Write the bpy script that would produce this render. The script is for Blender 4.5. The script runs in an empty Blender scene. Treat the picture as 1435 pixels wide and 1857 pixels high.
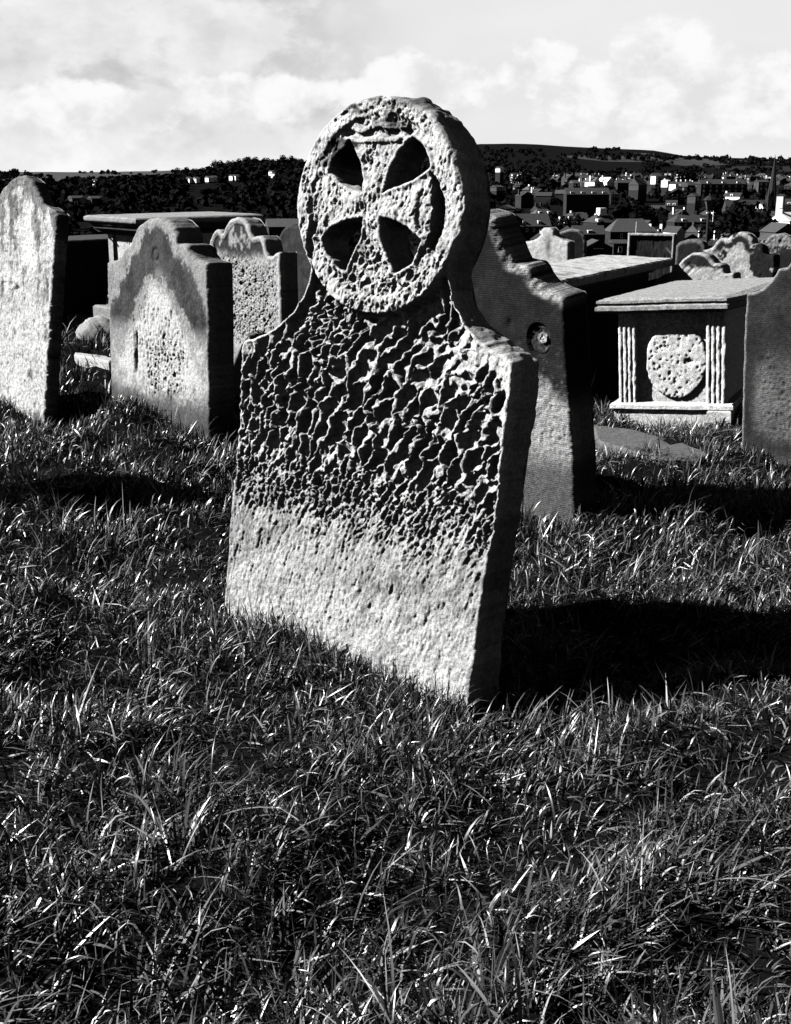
import bpy, bmesh, math, random
import numpy as np
from mathutils import Vector, Matrix
from mathutils.geometry import tessellate_polygon

SC = bpy.context.scene
COL = SC.collection
rng = np.random.default_rng(7)
random.seed(7)
R = math.radians

# ------------------------------------------------------------------ camera, sky, sun, exposure
cam = bpy.data.cameras.new('camera')
cam.sensor_fit = 'HORIZONTAL'; cam.sensor_width = 36.0; cam.lens = 36.0 * 2100 / 1435
cam.clip_start = 0.05; cam.clip_end = 30000
cam_o = bpy.data.objects.new('camera', cam); COL.objects.link(cam_o)
cam_o.location = (0, 0, 1.35); cam_o.rotation_euler = (R(90 - 16.1), 0, 0)
SC.camera = cam_o
SC.render.resolution_x = 791; SC.render.resolution_y = 1024
SC.view_settings.view_transform = 'Standard'
SC.view_settings.look = 'None'
SC.view_settings.gamma = 1.0
SC.view_settings.use_curve_mapping = False
SC.view_settings.exposure = 2.9
SC.cycles.max_bounces = 5; SC.cycles.diffuse_bounces = 0; SC.cycles.glossy_bounces = 1
SC.cycles.transmission_bounces = 2; SC.cycles.transparent_max_bounces = 4

SUN_EL = 35.0
W = bpy.data.worlds.new('World'); SC.world = W; W.use_nodes = True
nt = W.node_tree; N = nt.nodes; LK = nt.links; N.clear()
def nd(t, **k):
    n = N.new(t)
    for a, b in k.items(): setattr(n, a, b)
    return n
def mth(op, a, b=None, c=None, clamp=False):
    n = nd('ShaderNodeMath', operation=op, use_clamp=clamp)
    for i, v in enumerate((a, b, c)):
        if v is None: continue
        if isinstance(v, (int, float)): n.inputs[i].default_value = v
        else: LK.new(v, n.inputs[i])
    return n.outputs[0]
def sstep(x, lo, hi):
    n = nd('ShaderNodeMapRange', interpolation_type='SMOOTHSTEP')
    LK.new(x, n.inputs[0]); n.inputs[1].default_value = lo; n.inputs[2].default_value = hi
    return n.outputs[0]
sky = nd('ShaderNodeTexSky', sky_type='NISHITA', sun_disc=False, sun_elevation=R(SUN_EL), sun_rotation=R(270), altitude=60)
sky.air_density = 0.9; sky.dust_density = 0.4
sepc = nd('ShaderNodeSeparateColor'); LK.new(sky.outputs[0], sepc.inputs[0])
nish = mth('MULTIPLY', sepc.outputs[0], 0.14)        # red-filter black and white: clear sky goes deep
tc = nd('ShaderNodeTexCoord'); sx = nd('ShaderNodeSeparateXYZ'); LK.new(tc.outputs['Generated'], sx.inputs[0])
el = sx.outputs[2]
def noise(scale, detail, rough, zs, off=(0, 0, 0), dist=0.0):
    mp = nd('ShaderNodeMapping'); LK.new(tc.outputs['Generated'], mp.inputs[0])
    mp.inputs['Scale'].default_value = (1, 1, zs); mp.inputs['Location'].default_value = off
    n = nd('ShaderNodeTexNoise'); LK.new(mp.outputs[0], n.inputs['Vector'])
    n.inputs['Scale'].default_value = scale; n.inputs['Detail'].default_value = detail
    n.inputs['Roughness'].default_value = rough; n.inputs['Distortion'].default_value = dist
    return n.outputs[0]
nb = noise(9, 9, 0.58, 1.7, (0.35, 0.1, 0.62), 0.15)
ns = noise(21, 9, 0.6, 1.35, (1.3, 0.4, 0.2), 0.1)
nl = noise(4.0, 5, 0.5, 3.5, (0.9, 2.4, 0.5))
# cumulus bank on the right, broken grey cloud on the left
def ell(cx, cz, rx, rz):
    a = mth('DIVIDE', mth('SUBTRACT', sx.outputs[0], cx), rx)
    b = mth('DIVIDE', mth('SUBTRACT', el, cz), rz)
    return mth('SUBTRACT', 1.0, mth('SQRT', mth('ADD', mth('MULTIPLY', a, a), mth('MULTIPLY', b, b))))
edge = mth('MULTIPLY', mth('SUBTRACT', ns, 0.5), 1.9)
bank = None
for e in ((0.205, 0.058, 0.095, 0.034), (0.215, 0.088, 0.045, 0.028), (0.27, 0.060, 0.06, 0.032), (0.112, 0.085, 0.03, 0.024), (0.02, 0.066, 0.06, 0.03), (-0.12, 0.062, 0.09, 0.018), (-0.26, 0.05, 0.09, 0.02)):
    v = ell(*e); bank = v if bank is None else mth('MAXIMUM', bank, v)
bankm = sstep(mth('ADD', bank, edge), -0.12, 0.24)
leftm = sstep(mth('MULTIPLY', sx.outputs[0], -1.0), -0.04, 0.12)
shadeL = mth('MULTIPLY', sstep(nb, 0.46, 0.60), leftm)
shadeL = mth('MULTIPLY', shadeL, sstep(el, 0.015, 0.05))
hi = sstep(ns, 0.38, 0.66)
base = mth('ADD', 0.815, mth('MULTIPLY', mth('SUBTRACT', nl, 0.5), 0.22))
base = mth('ADD', base, mth('MULTIPLY', sstep(el, 0.07, 0.0), 0.05))
base = mth('ADD', base, mth('MULTIPLY', mth('SUBTRACT', nb, 0.5), mth('ADD', 0.12, mth('MULTIPLY', leftm, 0.75))))
base = mth('SUBTRACT', base, mth('MULTIPLY', shadeL, 0.34))
base = mth('ADD', base, mth('MULTIPLY', mth('MULTIPLY', leftm, hi), 0.09))
cum = mth('ADD', 0.77, mth('MULTIPLY', sstep(mth('ADD', ns, mth('MULTIPLY', el, 2.2)), 0.50, 0.76), 0.20))
mixc = nd('ShaderNodeMix', data_type='FLOAT'); LK.new(bankm, mixc.inputs[0]); LK.new(base, mixc.inputs[2]); LK.new(cum, mixc.inputs[3])
cloud = mth('MINIMUM', mixc.outputs[0], 0.97)
LKcloud = mth('MULTIPLY', cloud, 20.0 / (2 ** SC.view_settings.exposure))      # picture tone -> radiance at strength 0.05
upm = sstep(el, 0.132, 0.185)                     # cloud band cut off into clear sky above view, shaped to lessen fill light
mixs = nd('ShaderNodeMix', data_type='FLOAT'); LK.new(upm, mixs.inputs[0]); LK.new(LKcloud, mixs.inputs[2]); LK.new(nish, mixs.inputs[3])
cc = nd('ShaderNodeCombineColor')
for i in range(3): LK.new(mixs.outputs[0], cc.inputs[i])
bg = nd('ShaderNodeBackground'); LK.new(cc.outputs[0], bg.inputs[0]); bg.inputs[1].default_value = 0.05
wo = nd('ShaderNodeOutputWorld'); LK.new(bg.outputs[0], wo.inputs[0])

sl = bpy.data.lights.new('sun', 'SUN'); sl.energy = 5.0; sl.angle = R(0.5); sl.color = (1.0, 0.995, 0.99)
so = bpy.data.objects.new('sun', sl); COL.objects.link(so)
so.rotation_euler = Vector((math.cos(R(SUN_EL)), 0.03, -math.sin(R(SUN_EL)))).to_track_quat('-Z', 'Y').to_euler()

# ------------------------------------------------------------------ helpers
def tag(o, label=None, cat=None, group=None, kind=None):
    if label: o['label'] = label
    if cat: o['category'] = cat
    if group: o['group'] = group
    if kind: o['kind'] = kind
    return o
def empty(name, loc=(0, 0, 0), rot=(0, 0, 0)):
    o = bpy.data.objects.new(name, None); COL.objects.link(o); o.location = loc; o.rotation_euler = rot
    o.empty_display_size = 0.2
    return o
def link(name, me, mat=None, parent=None):
    o = bpy.data.objects.new(name, me); COL.objects.link(o)
    if mat and not me.materials: me.materials.append(mat)
    if parent: o.parent = parent
    return o
def mesh_np(name, V, F, smooth=True, tone=None):
    """V (n,3); F list of int arrays (k,3) or (k,4)"""
    me = bpy.data.meshes.new(name)
    F = [np.asarray(f, np.int32) for f in F if len(f)]
    lt = np.concatenate([np.full(len(f), f.shape[1], np.int32) for f in F])
    li = np.concatenate([f.ravel() for f in F])
    ls = np.concatenate([[0], np.cumsum(lt)[:-1]]).astype(np.int32)
    me.vertices.add(len(V)); me.vertices.foreach_set('co', np.asarray(V, np.float32).ravel())
    me.loops.add(len(li)); me.loops.foreach_set('vertex_index', li)
    me.polygons.add(len(lt)); me.polygons.foreach_set('loop_start', ls); me.polygons.foreach_set('loop_total', lt)
    me.polygons.foreach_set('use_smooth', np.full(len(lt), smooth))
    me.update(calc_edges=True)
    if tone is not None:
        a = me.attributes.new('tone', 'FLOAT', 'POINT'); a.data.foreach_set('value', np.asarray(tone, np.float32))
    return me

# ---- numpy noise
def _h(ix, iy, seed):
    n = (ix.astype(np.int64) * 374761393 + iy.astype(np.int64) * 668265263 + seed * 974634777) & 0xffffffff
    n = ((n ^ (n >> 13)) * 1274126177) & 0xffffffff
    n = (n ^ (n >> 16)) & 0xffffffff
    return n / 4294967295.0
def vn(x, y, seed=0):
    ix = np.floor(x); iy = np.floor(y); fx = x - ix; fy = y - iy
    fx = fx * fx * fx * (fx * (fx * 6 - 15) + 10); fy = fy * fy * fy * (fy * (fy * 6 - 15) + 10)
    a = _h(ix, iy, seed); b = _h(ix + 1, iy, seed); c = _h(ix, iy + 1, seed); d = _h(ix + 1, iy + 1, seed)
    return (a * (1 - fx) + b * fx) * (1 - fy) + (c * (1 - fx) + d * fx) * fy
def fbm(x, y, seed=0, octv=4, g=0.5):
    s = 0; a = 1; t = 0
    for i in range(octv):
        s = s + a * (vn(x * 2 ** i + i * 17.3, y * 2 ** i - i * 9.1, seed + i) - 0.5); t += a; a *= g
    return s / t * 2           # about -1..1
def ss(x, a, b):
    t = np.clip((x - a) / (b - a), 0, 1); return t * t * (3 - 2 * t)
def worley(x, y, seed=0, jit=0.9):
    ix = np.floor(x); iy = np.floor(y)
    f1 = np.full(x.shape, 9.0); f2 = np.full(x.shape, 9.0); idr = np.zeros(x.shape); q = [np.zeros(x.shape) for _ in range(4)]
    for dx in (-1, 0, 1):
        for dy in (-1, 0, 1):
            cx = ix + dx; cy = iy + dy
            px = cx + 0.5 + (_h(cx, cy, seed) - 0.5) * jit; py = cy + 0.5 + (_h(cx, cy, seed + 5) - 0.5) * jit
            d = np.hypot(px - x, py - y)
            r = _h(cx, cy, seed + 11)
            new = d < f1
            sec = (~new) & (d < f2)
            q[2] = np.where(new, q[0], np.where(sec, px, q[2])); q[3] = np.where(new, q[1], np.where(sec, py, q[3]))
            q[0] = np.where(new, px, q[0]); q[1] = np.where(new, py, q[1])
            f2 = np.where(new, f1, np.minimum(f2, d)); idr = np.where(new, r, idr); f1 = np.where(new, d, f1)
    return f1, f2, idr, q[0] - q[2], q[1] - q[3]

# ---- materials (grey: the photograph is black and white)
def mat_stone(name, tonemul=0.46, grain=260, gamp=0.5, bump=0.0012, tool=False, rough=0.9, lich=0.0):
    m = bpy.data.materials.new(name); m.use_nodes = True
    t = m.node_tree; n = t.nodes; L = t.links; n.clear()
    out = n.new('ShaderNodeOutputMaterial'); p = n.new('ShaderNodeBsdfPrincipled'); L.new(p.outputs[0], out.inputs[0])
    p.inputs['Roughness'].default_value = rough; p.inputs['Specular IOR Level'].default_value = 0.03
    c = n.new('ShaderNodeTexCoord'); at = n.new('ShaderNodeAttribute'); at.attribute_name = 'tone'
    def nz(sc, det, ro=0.6):
        k = n.new('ShaderNodeTexNoise'); L.new(c.outputs['Object'], k.inputs['Vector'])
        k.inputs['Scale'].default_value = sc; k.inputs['Detail'].default_value = det; k.inputs['Roughness'].default_value = ro
        return k.outputs[0]
    def mm(op, a, b):
        k = n.new('ShaderNodeMath'); k.operation = op
        for i, v in enumerate((a, b)):
            if isinstance(v, (int, float)): k.inputs[i].default_value = v
            else: L.new(v, k.inputs[i])
        return k.outputs[0]
    g1 = nz(grain, 3, 0.7); g2 = nz(grain * 0.22, 5, 0.65)
    def mr(v, a, b, lo, hi):
        k = n.new('ShaderNodeMapRange'); L.new(v, k.inputs[0])
        for i, q in enumerate((a, b, lo, hi)): k.inputs[1 + i].default_value = q
        return k.outputs[0]
    f = mm('MULTIPLY', mr(g1, 0.35, 0.65, 1 - gamp, 1 + gamp * 0.6), mr(g2, 0.3, 0.7, 1 - gamp * 0.8, 1 + gamp * 0.45))
    v = mm('MULTIPLY', mm('MULTIPLY', at.outputs['Fac'], f), tonemul)
    if lich:
        sp = mr(nz(38, 4, 0.7), 0.60, 0.66, 0, lich)
        v = mm('ADD', v, sp)
    v = mm('MINIMUM', mm('MAXIMUM', v, 0.0025), 0.82)
    cb = n.new('ShaderNodeCombineColor')
    for i in range(3): L.new(v, cb.inputs[i])
    L.new(cb.outputs[0], p.inputs['Base Color'])
    hgt = mm('ADD', g2, mm('MULTIPLY', g1, 0.35))
    if tool:      # rows of chisel marks
        mp = n.new('ShaderNodeMapping'); L.new(c.outputs['Object'], mp.inputs[0]); mp.inputs['Scale'].default_value = (60, 1, 620)
        k = n.new('ShaderNodeTexNoise'); L.new(mp.outputs[0], k.inputs['Vector']); k.inputs['Scale'].default_value = 0.8; k.inputs['Detail'].default_value = 2
        w = n.new('ShaderNodeTexWave'); w.bands_direction = 'Z'; L.new(c.outputs['Object'], w.inputs['Vector'])
        w.inputs['Scale'].default_value = 36; w.inputs['Distortion'].default_value = 3.0; w.inputs['Detail'].default_value = 3; w.inputs['Detail Scale'].default_value = 3
        hgt = mm('ADD', mm('MULTIPLY', hgt, 1.3), mm('MULTIPLY', mm('MULTIPLY', w.outputs['Fac'], mr(k.outputs[0], 0.35, 0.7, 0, 1)), 0.8))
    b = n.new('ShaderNodeBump'); b.inputs['Distance'].default_value = bump; b.inputs['Strength'].default_value = 1.0
    L.new(hgt, b.inputs['Height']); L.new(b.outputs[0], p.inputs['Normal'])
    return m
def mat_plain(name, v, rough=0.8, spec=0.2, var=0.0, scale=3.0, use_tone=False, bump=0.0, coord='Object', translucent=0.0):
    m = bpy.data.materials.new(name); m.use_nodes = True
    t = m.node_tree; n = t.nodes; L = t.links; p = n['Principled BSDF']
    p.inputs['Roughness'].default_value = rough; p.inputs['Specular IOR Level'].default_value = spec
    p.inputs['Base Color'].default_value = (v, v, v, 1)
    if var or use_tone:
        c = n.new('ShaderNodeTexCoord'); k = n.new('ShaderNodeTexNoise'); L.new(c.outputs[coord], k.inputs['Vector'])
        k.inputs['Scale'].default_value = scale; k.inputs['Detail'].default_value = 5; k.inputs['Roughness'].default_value = 0.65
        r = n.new('ShaderNodeMapRange'); L.new(k.outputs[0], r.inputs[0])
        r.inputs[1].default_value = 0.3; r.inputs[2].default_value = 0.7; r.inputs[3].default_value = v * (1 - var); r.inputs[4].default_value = v * (1 + var)
        val = r.outputs[0]
        if use_tone:
            a = n.new('ShaderNodeAttribute'); a.attribute_name = 'tone'
            q = n.new('ShaderNodeMath'); q.operation = 'MULTIPLY'; L.new(val, q.inputs[0]); L.new(a.outputs['Fac'], q.inputs[1]); val = q.outputs[0]
        cb = n.new('ShaderNodeCombineColor')
        for i in range(3): L.new(val, cb.inputs[i])
        L.new(cb.outputs[0], p.inputs['Base Color'])
        if bump:
            b = n.new('ShaderNodeBump'); b.inputs['Distance'].default_value = bump; L.new(k.outputs[0], b.inputs['Height']); L.new(b.outputs[0], p.inputs['Normal'])
    return m
M_MAIN = mat_stone('weathered_sandstone', 0.275, 330, 0.55, 0.0024)
M_PALE = mat_stone('pale_sandstone', 0.27, 190, 0.62, 0.002)
M_TOOL = mat_stone('tooled_sandstone', 0.20, 210, 0.6, 0.0024, tool=True)
M_FAR = mat_stone('distant_sandstone', 0.225, 90, 0.4, 0.004)
M_WHITE = mat_plain('white_paint', 0.30, 0.7, 0.2, 0.08, 0.7)
M_BRICK = mat_plain('dark_brick', 0.0045, 0.9, 0.1, 0.35, 1.2)
M_GREYW = mat_plain('grey_render', 0.014, 0.9, 0.1, 0.25, 0.8)
M_ROOF = mat_plain('dark_roof_tile', 0.006, 0.85, 0.15, 0.35, 1.6)
M_ROOFG = mat_plain('grey_slate', 0.010, 0.75, 0.2, 0.3, 1.3)
M_GLASS = mat_plain('dark_window_glass', 0.01, 0.15, 0.5)
M_IRON = mat_plain('black_iron', 0.003, 0.6, 0.1)
M_LGLASS = mat_plain('lantern_glass', 0.02, 0.4, 0.3)
M_TREE = mat_plain('dark_foliage', 0.0023, 0.95, 0.0, 0.7, 0.12)
M_BARK = mat_plain('dark_bark', 0.01, 0.95, 0.05)

# ------------------------------------------------------------------ terrain
KX = [-1e4, -500, 0, 60, 130, 300, 370, 400, 440, 560, 700, 860, 1000, 1200, 1435, 1e4]
KN = [318, 318, 318, 322, 319, 305, 301, 294, 287, 286, 286, 292, 300, 306, 310, 315]
FX = [-1e4, -500, 0, 150, 300, 500, 700, 870, 930, 1000, 1100, 1190, 1230, 1300, 1435, 2000, 1e4]
FY = [306, 306, 309, 309, 307, 300, 275, 259, 258, 263, 267, 272, 280, 284, 288, 292, 300]
KN = [v + (24 if p_ < 330 else 17) for v, p_ in zip(KN, KX)]; FY = [v + 3 for v in FY]
def elev(y): return np.tan(np.arctan((928.5 - y) / 2100.0) - R(16.1))
RD = [0, 14, 20, 40, 60, 80, 130, 300, 500, 600, 700, 800, 1000]
RZ = [0, 0, -0.45, -2.0, -4.5, -9.0, -19, -25, -28, -28, -22, -15, -6]
def near_z(x, y):
    return 0.06 * fbm(x / 0.7, y / 0.7, 3, 2) + 0.075 * fbm(x / 0.24, y / 0.24, 9, 2) * ss(np.hypot(x, y - 3.1), 0.5, 0.9) - 0.065 * np.exp(-((x - 0.15) ** 2 + (y - 2.9) ** 2) / 0.35)
def terr(x, y):
    x = np.asarray(x, float); y = np.asarray(y, float)
    D = np.hypot(x, y); b = np.arctan2(x, np.maximum(y, 1e-6))
    px = 717.5 + 2185 * np.tan(np.clip(b, -1.3, 1.3))
    zn = 1.35 + 1500 * elev(np.interp(px, KX, KN)); zf = 1.35 + 4500 * elev(np.interp(px, FX, FY))
    z = np.interp(D, RD, RZ)
    t = ss(D, 1000, 1500); z = z * (1 - t) + zn * t
    t = ss(D, 1550, 2000); z = z - t * 18
    t = ss(D, 2200, 4500); z = z * (1 - t) + zf * t
    t = ss(D, 4700, 9000); z = z - t * (z + 40)
    rough = ss(D, 300, 900)
    z = z + rough * 3.0 * fbm(x / 180, y / 180, 21, 3)
    front = ss(y / np.maximum(D, 1e-6), 0.05, 0.35)
    z = np.where(D > 14, z * front + (1 - front) * np.where(D > 14, -0.3 * ss(D, 14, 60), 0), z)
    return z + np.where(D < 30, near_z(x, y) * (1 - ss(D, 20, 30)), 0)
rad = np.concatenate([np.arange(0.25, 4, 0.09), np.arange(4, 12, 0.22), np.geomspace(12, 12000, 110)])
nb_ = 540
ang = np.linspace(0, 2 * math.pi, nb_, endpoint=False)
A, Q = np.meshgrid(ang, rad)
X = np.sin(A) * Q; Y = np.cos(A) * Q
V = np.stack([X, Y, terr(X, Y)], -1).reshape(-1, 3)
i = np.arange(len(rad) - 1)[:, None] * nb_; j = np.arange(nb_)[None, :]; j2 = (j + 1) % nb_
F = np.stack([i + j, i + nb_ + j, i + nb_ + j2, i + j2], -1).reshape(-1, 4)
V = np.concatenate([V, [[0, 0, 0]]]); cix = len(V) - 1
F3 = np.stack([np.full(nb_, cix), np.arange(nb_), (np.arange(nb_) + 1) % nb_], -1)
gm = bpy.data.materials.new('earth_and_fields'); gm.use_nodes = True
t = gm.node_tree; n = t.nodes; L = t.links; p = n['Principled BSDF']; p.inputs['Roughness'].default_value = 0.95; p.inputs['Specular IOR Level'].default_value = 0.0
c = n.new('ShaderNodeTexCoord')
mp = n.new('ShaderNodeMapping'); L.new(c.outputs['Object'], mp.inputs[0]); mp.inputs['Scale'].default_value = (0.0030, 0.0045, 0.0)
mp.inputs['Rotation'].default_value = (0, 0, 0.35)
vo = n.new('ShaderNodeTexVoronoi'); L.new(mp.outputs[0], vo.inputs['Vector']); vo.inputs['Scale'].default_value = 1.0
sc_ = n.new('ShaderNodeSeparateColor'); L.new(vo.outputs['Color'], sc_.inputs[0])
r1 = n.new('ShaderNodeMapRange'); r1.inputs[1].default_value = 0.80; r1.inputs[2].default_value = 1.0; r1.inputs[3].default_value = 0.0022; r1.inputs[4].default_value = 0.03; L.new(sc_.outputs[0], r1.inputs[0])
vl = n.new('ShaderNodeVectorMath'); vl.operation = 'LENGTH'; L.new(c.outputs['Object'], vl.inputs[0])
r2 = n.new('ShaderNodeMapRange'); r2.inputs[1].default_value = 1700; r2.inputs[2].default_value = 2600; L.new(vl.outputs['Value'], r2.inputs[0])
k2 = n.new('ShaderNodeTexNoise'); L.new(c.outputs['Object'], k2.inputs['Vector']); k2.inputs['Scale'].default_value = 14; k2.inputs['Detail'].default_value = 6
r3 = n.new('ShaderNodeMapRange'); L.new(k2.outputs[0], r3.inputs[0]); r3.inputs[3].default_value = 0.001; r3.inputs[4].default_value = 0.003
mx = n.new('ShaderNodeMix'); mx.data_type = 'FLOAT'; L.new(r2.outputs[0], mx.inputs[0]); L.new(r3.outputs[0], mx.inputs[2]); L.new(r1.outputs[0], mx.inputs[3])
# open moor, left of the view and far off, is pale
sxy = n.new('ShaderNodeSeparateXYZ'); L.new(c.outputs['Object'], sxy.inputs[0])
r4 = n.new('ShaderNodeMapRange'); L.new(sxy.outputs[0], r4.inputs[0]); r4.inputs[1].default_value = -500; r4.inputs[2].default_value = -800
q = n.new('ShaderNodeMath'); q.operation = 'MULTIPLY'; L.new(r4.outputs[0], q.inputs[0]); L.new(r2.outputs[0], q.inputs[1])
mx2 = n.new('ShaderNodeMix'); mx2.data_type = 'FLOAT'; L.new(q.outputs[0], mx2.inputs[0]); L.new(mx.outputs[0], mx2.inputs[2]); mx2.inputs[3].default_value = 0.020
cb = n.new('ShaderNodeCombineColor')
for i_ in range(3): L.new(mx2.outputs[0], cb.inputs[i_])
L.new(cb.outputs[0], p.inputs['Base Color'])
g = link('ground', mesh_np('ground', V, [F, F3[:, ::-1]]), gm); tag(g, kind='structure')

# ------------------------------------------------------------------ carved stones
def resample(P, step, chaikin=2):
    P = [Vector(q) for q in P]; out = []
    for a, b in zip(P, P[1:] + P[:1]):
        k = max(1, int(math.ceil((b - a).length / step)))
        for s in range(k): out.append(a.lerp(b, s / k))
    for _ in range(chaikin):
        o2 = []
        for a, b in zip(out, out[1:] + out[:1]):
            o2.append(a.lerp(b, 0.25)); o2.append(a.lerp(b, 0.75))
        out = o2
    return np.array([(q[0], q[1]) for q in out])
def sdf(P, x, y):
    """signed distance, negative inside, and gradient"""
    d2 = np.full(x.shape, 1e9); gx = np.zeros(x.shape); gy = np.zeros(x.shape); inside = np.zeros(x.shape, bool)
    for (ax, ay), (bx, by) in zip(P, np.roll(P, -1, 0)):
        ex, ey = bx - ax, by - ay; wx = x - ax; wy = y - ay
        tt = np.clip((wx * ex + wy * ey) / (ex * ex + ey * ey + 1e-12), 0, 1)
        dx = wx - ex * tt; dy = wy - ey * tt; dd = dx * dx + dy * dy
        m = dd < d2; d2 = np.where(m, dd, d2); gx = np.where(m, dx, gx); gy = np.where(m, dy, gy)
        if ey != 0:
            cr = (ay > y) != (by > y)
            inside ^= cr & (x < ex * (y - ay) / (ey if ey else 1) + ax)
    d = np.sqrt(d2); gl = d + 1e-9
    return np.where(inside, -d, d), gx / gl, gy / gl
def stone_mesh(name, outline, thick, res, disp=None, tone=None, holes=(), bevel=0.012, side_rough=0.006, chaikin=2, step=0.03, layers=8, edge_noise=0.003, seed=1):
    P = resample(outline, step, chaikin)
    H = [resample(h, 0.015, 1) for h in holes]
    lo = P.min(0) - res; hi = P.max(0) + res
    xs = np.arange(lo[0], hi[0], res); ys = np.arange(lo[1], hi[1], res)
    X, Y = np.meshgrid(xs, ys)
    ex = edge_noise * fbm(X / 0.03, Y / 0.03, seed + 40, 3); ey = edge_noise * fbm(X / 0.03, Y / 0.03, seed + 60, 3)
    d, gx, gy = sdf(P, X + ex, Y + ey)
    gx = np.where(d < 0, -gx, gx) ; gy = np.where(d < 0, -gy, gy)      # outward gradient
    for h in H:
        dh, hx, hy = sdf(h, X + ex, Y + ey)
        hx = np.where(dh < 0, -hx, hx); hy = np.where(dh < 0, -hy, hy)
        nh = -dh; m = nh > d
        d = np.where(m, nh, d); gx = np.where(m, -hx, gx); gy = np.where(m, -hy, gy)
    ins = d < 0
    cell = ins[:-1, :-1] & ins[1:, :-1] & ins[:-1, 1:] & ins[1:, 1:]
    ny, nx = X.shape
    ci, cj = np.nonzero(cell)
    q = np.stack([ci * nx + cj, ci * nx + cj + 1, (ci + 1) * nx + cj + 1, (ci + 1) * nx + cj], -1)
    # boundary edges
    cp = np.zeros((ny + 1, nx + 1), bool); cp[1:-1, 1:-1][:cell.shape[0], :cell.shape[1]] = False
    cp = np.pad(cell, 1)
    E = []
    def nbr(di, dj): return ~cp[1 + di:1 + di + cell.shape[0], 1 + dj:1 + dj + cell.shape[1]] & cell
    for (di, dj, a, b) in ((-1, 0, (0, 0), (0, 1)), (0, 1, (0, 1), (1, 1)), (1, 0, (1, 1), (1, 0)), (0, -1, (1, 0), (0, 0))):
        bi, bj = np.nonzero(nbr(di, dj))
        E.append(np.stack([(bi + a[0]) * nx + bj + a[1], (bi + b[0]) * nx + bj + b[1]], -1))
    E = np.concatenate(E)
    used = np.unique(q); remap = -np.ones(nx * ny, np.int64); remap[used] = np.arange(len(used))
    q = remap[q]; E = remap[E]
    x = X.ravel()[used].copy(); y = Y.ravel()[used].copy(); dd = d.ravel()[used]; gx = gx.ravel()[used]; gy = gy.ravel()[used]
    bv = np.unique(E)
    x[bv] -= dd[bv] * gx[bv]; y[bv] -= dd[bv] * gy[bv]
    dep = -dd.copy(); dep[bv] = 0
    t_ = np.clip(1 - dep / bevel, 0, 1)
    z = bevel * (1 - np.sqrt(np.clip(1 - t_ * t_, 0, 1)))
    if disp is not None: z = z + disp(x, y, dep)
    tn = tone(x, y, dep) if tone is not None else np.full(x.shape, 0.4)
    nf = len(x)
    VV = [np.stack([x, z, y], -1)]; TT = [tn]
    # walls
    bmap = -np.ones(nf, np.int64); bmap[bv] = np.arange(len(bv)); k = len(bv)
    WF = []
    prev = bv
    for l in range(1, layers + 1):
        f = l / layers
        yy = z[bv] * (1 - f) + thick * f
        am = side_rough * min(1, f * 2.5)
        nzv = fbm(x[bv] / 0.05 + yy * 14, y[bv] / 0.05 + yy * 7, seed + 77, 4) * am + am * 0.8 * fbm(x[bv] / 0.16 + yy * 3, y[bv] / 0.16, seed + 99, 2) * 1.5
        if l == layers: nzv = nzv - 0.006
        VV.append(np.stack([x[bv] + gx[bv] * nzv, yy, y[bv] + gy[bv] * nzv], -1)); TT.append(tn[bv] * (1 - 0.4 * min(1, f * 3)))  # side walls toned darker than the face, shade put into the colour
        cur = nf + (l - 1) * k + np.arange(k)
        pe = (prev if l == 1 else prev)
        a = pe[bmap[E[:, 0]]]; b = pe[bmap[E[:, 1]]]; c_ = cur[bmap[E[:, 1]]]; d_ = cur[bmap[E[:, 0]]]
        WF.append(np.stack([b, a, d_, c_], -1)); prev = cur
    VV = np.concatenate(VV); TT = np.concatenate(TT)
    # back face
    loops = [[Vector((a, b, 0)) for a, b in P]] + [[Vector((a, b, 0)) for a, b in h] for h in H]
    tri = tessellate_polygon(loops)
    bp = np.concatenate([P] + H); off = len(VV)
    VV = np.concatenate([VV, np.stack([bp[:, 0], np.full(len(bp), thick - 0.002), bp[:, 1]], -1)]); TT = np.concatenate([TT, np.full(len(bp), 0.3)])
    tri = np.array(tri) + off
    return mesh_np(name, VV, [q, np.concatenate(WF), tri], True, TT)
def stone_obj(name, me, mat, loc, th, lam, label, group='headstones standing in the churchyard', cat='headstone', roll=0):
    o = link(name, me, mat); o.location = (loc[0], loc[1], float(terr(loc[0], loc[1])) * 0)
    o.rotation_euler = (R(-lam), R(roll), R(-th)); tag(o, label, cat, group); return o

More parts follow.
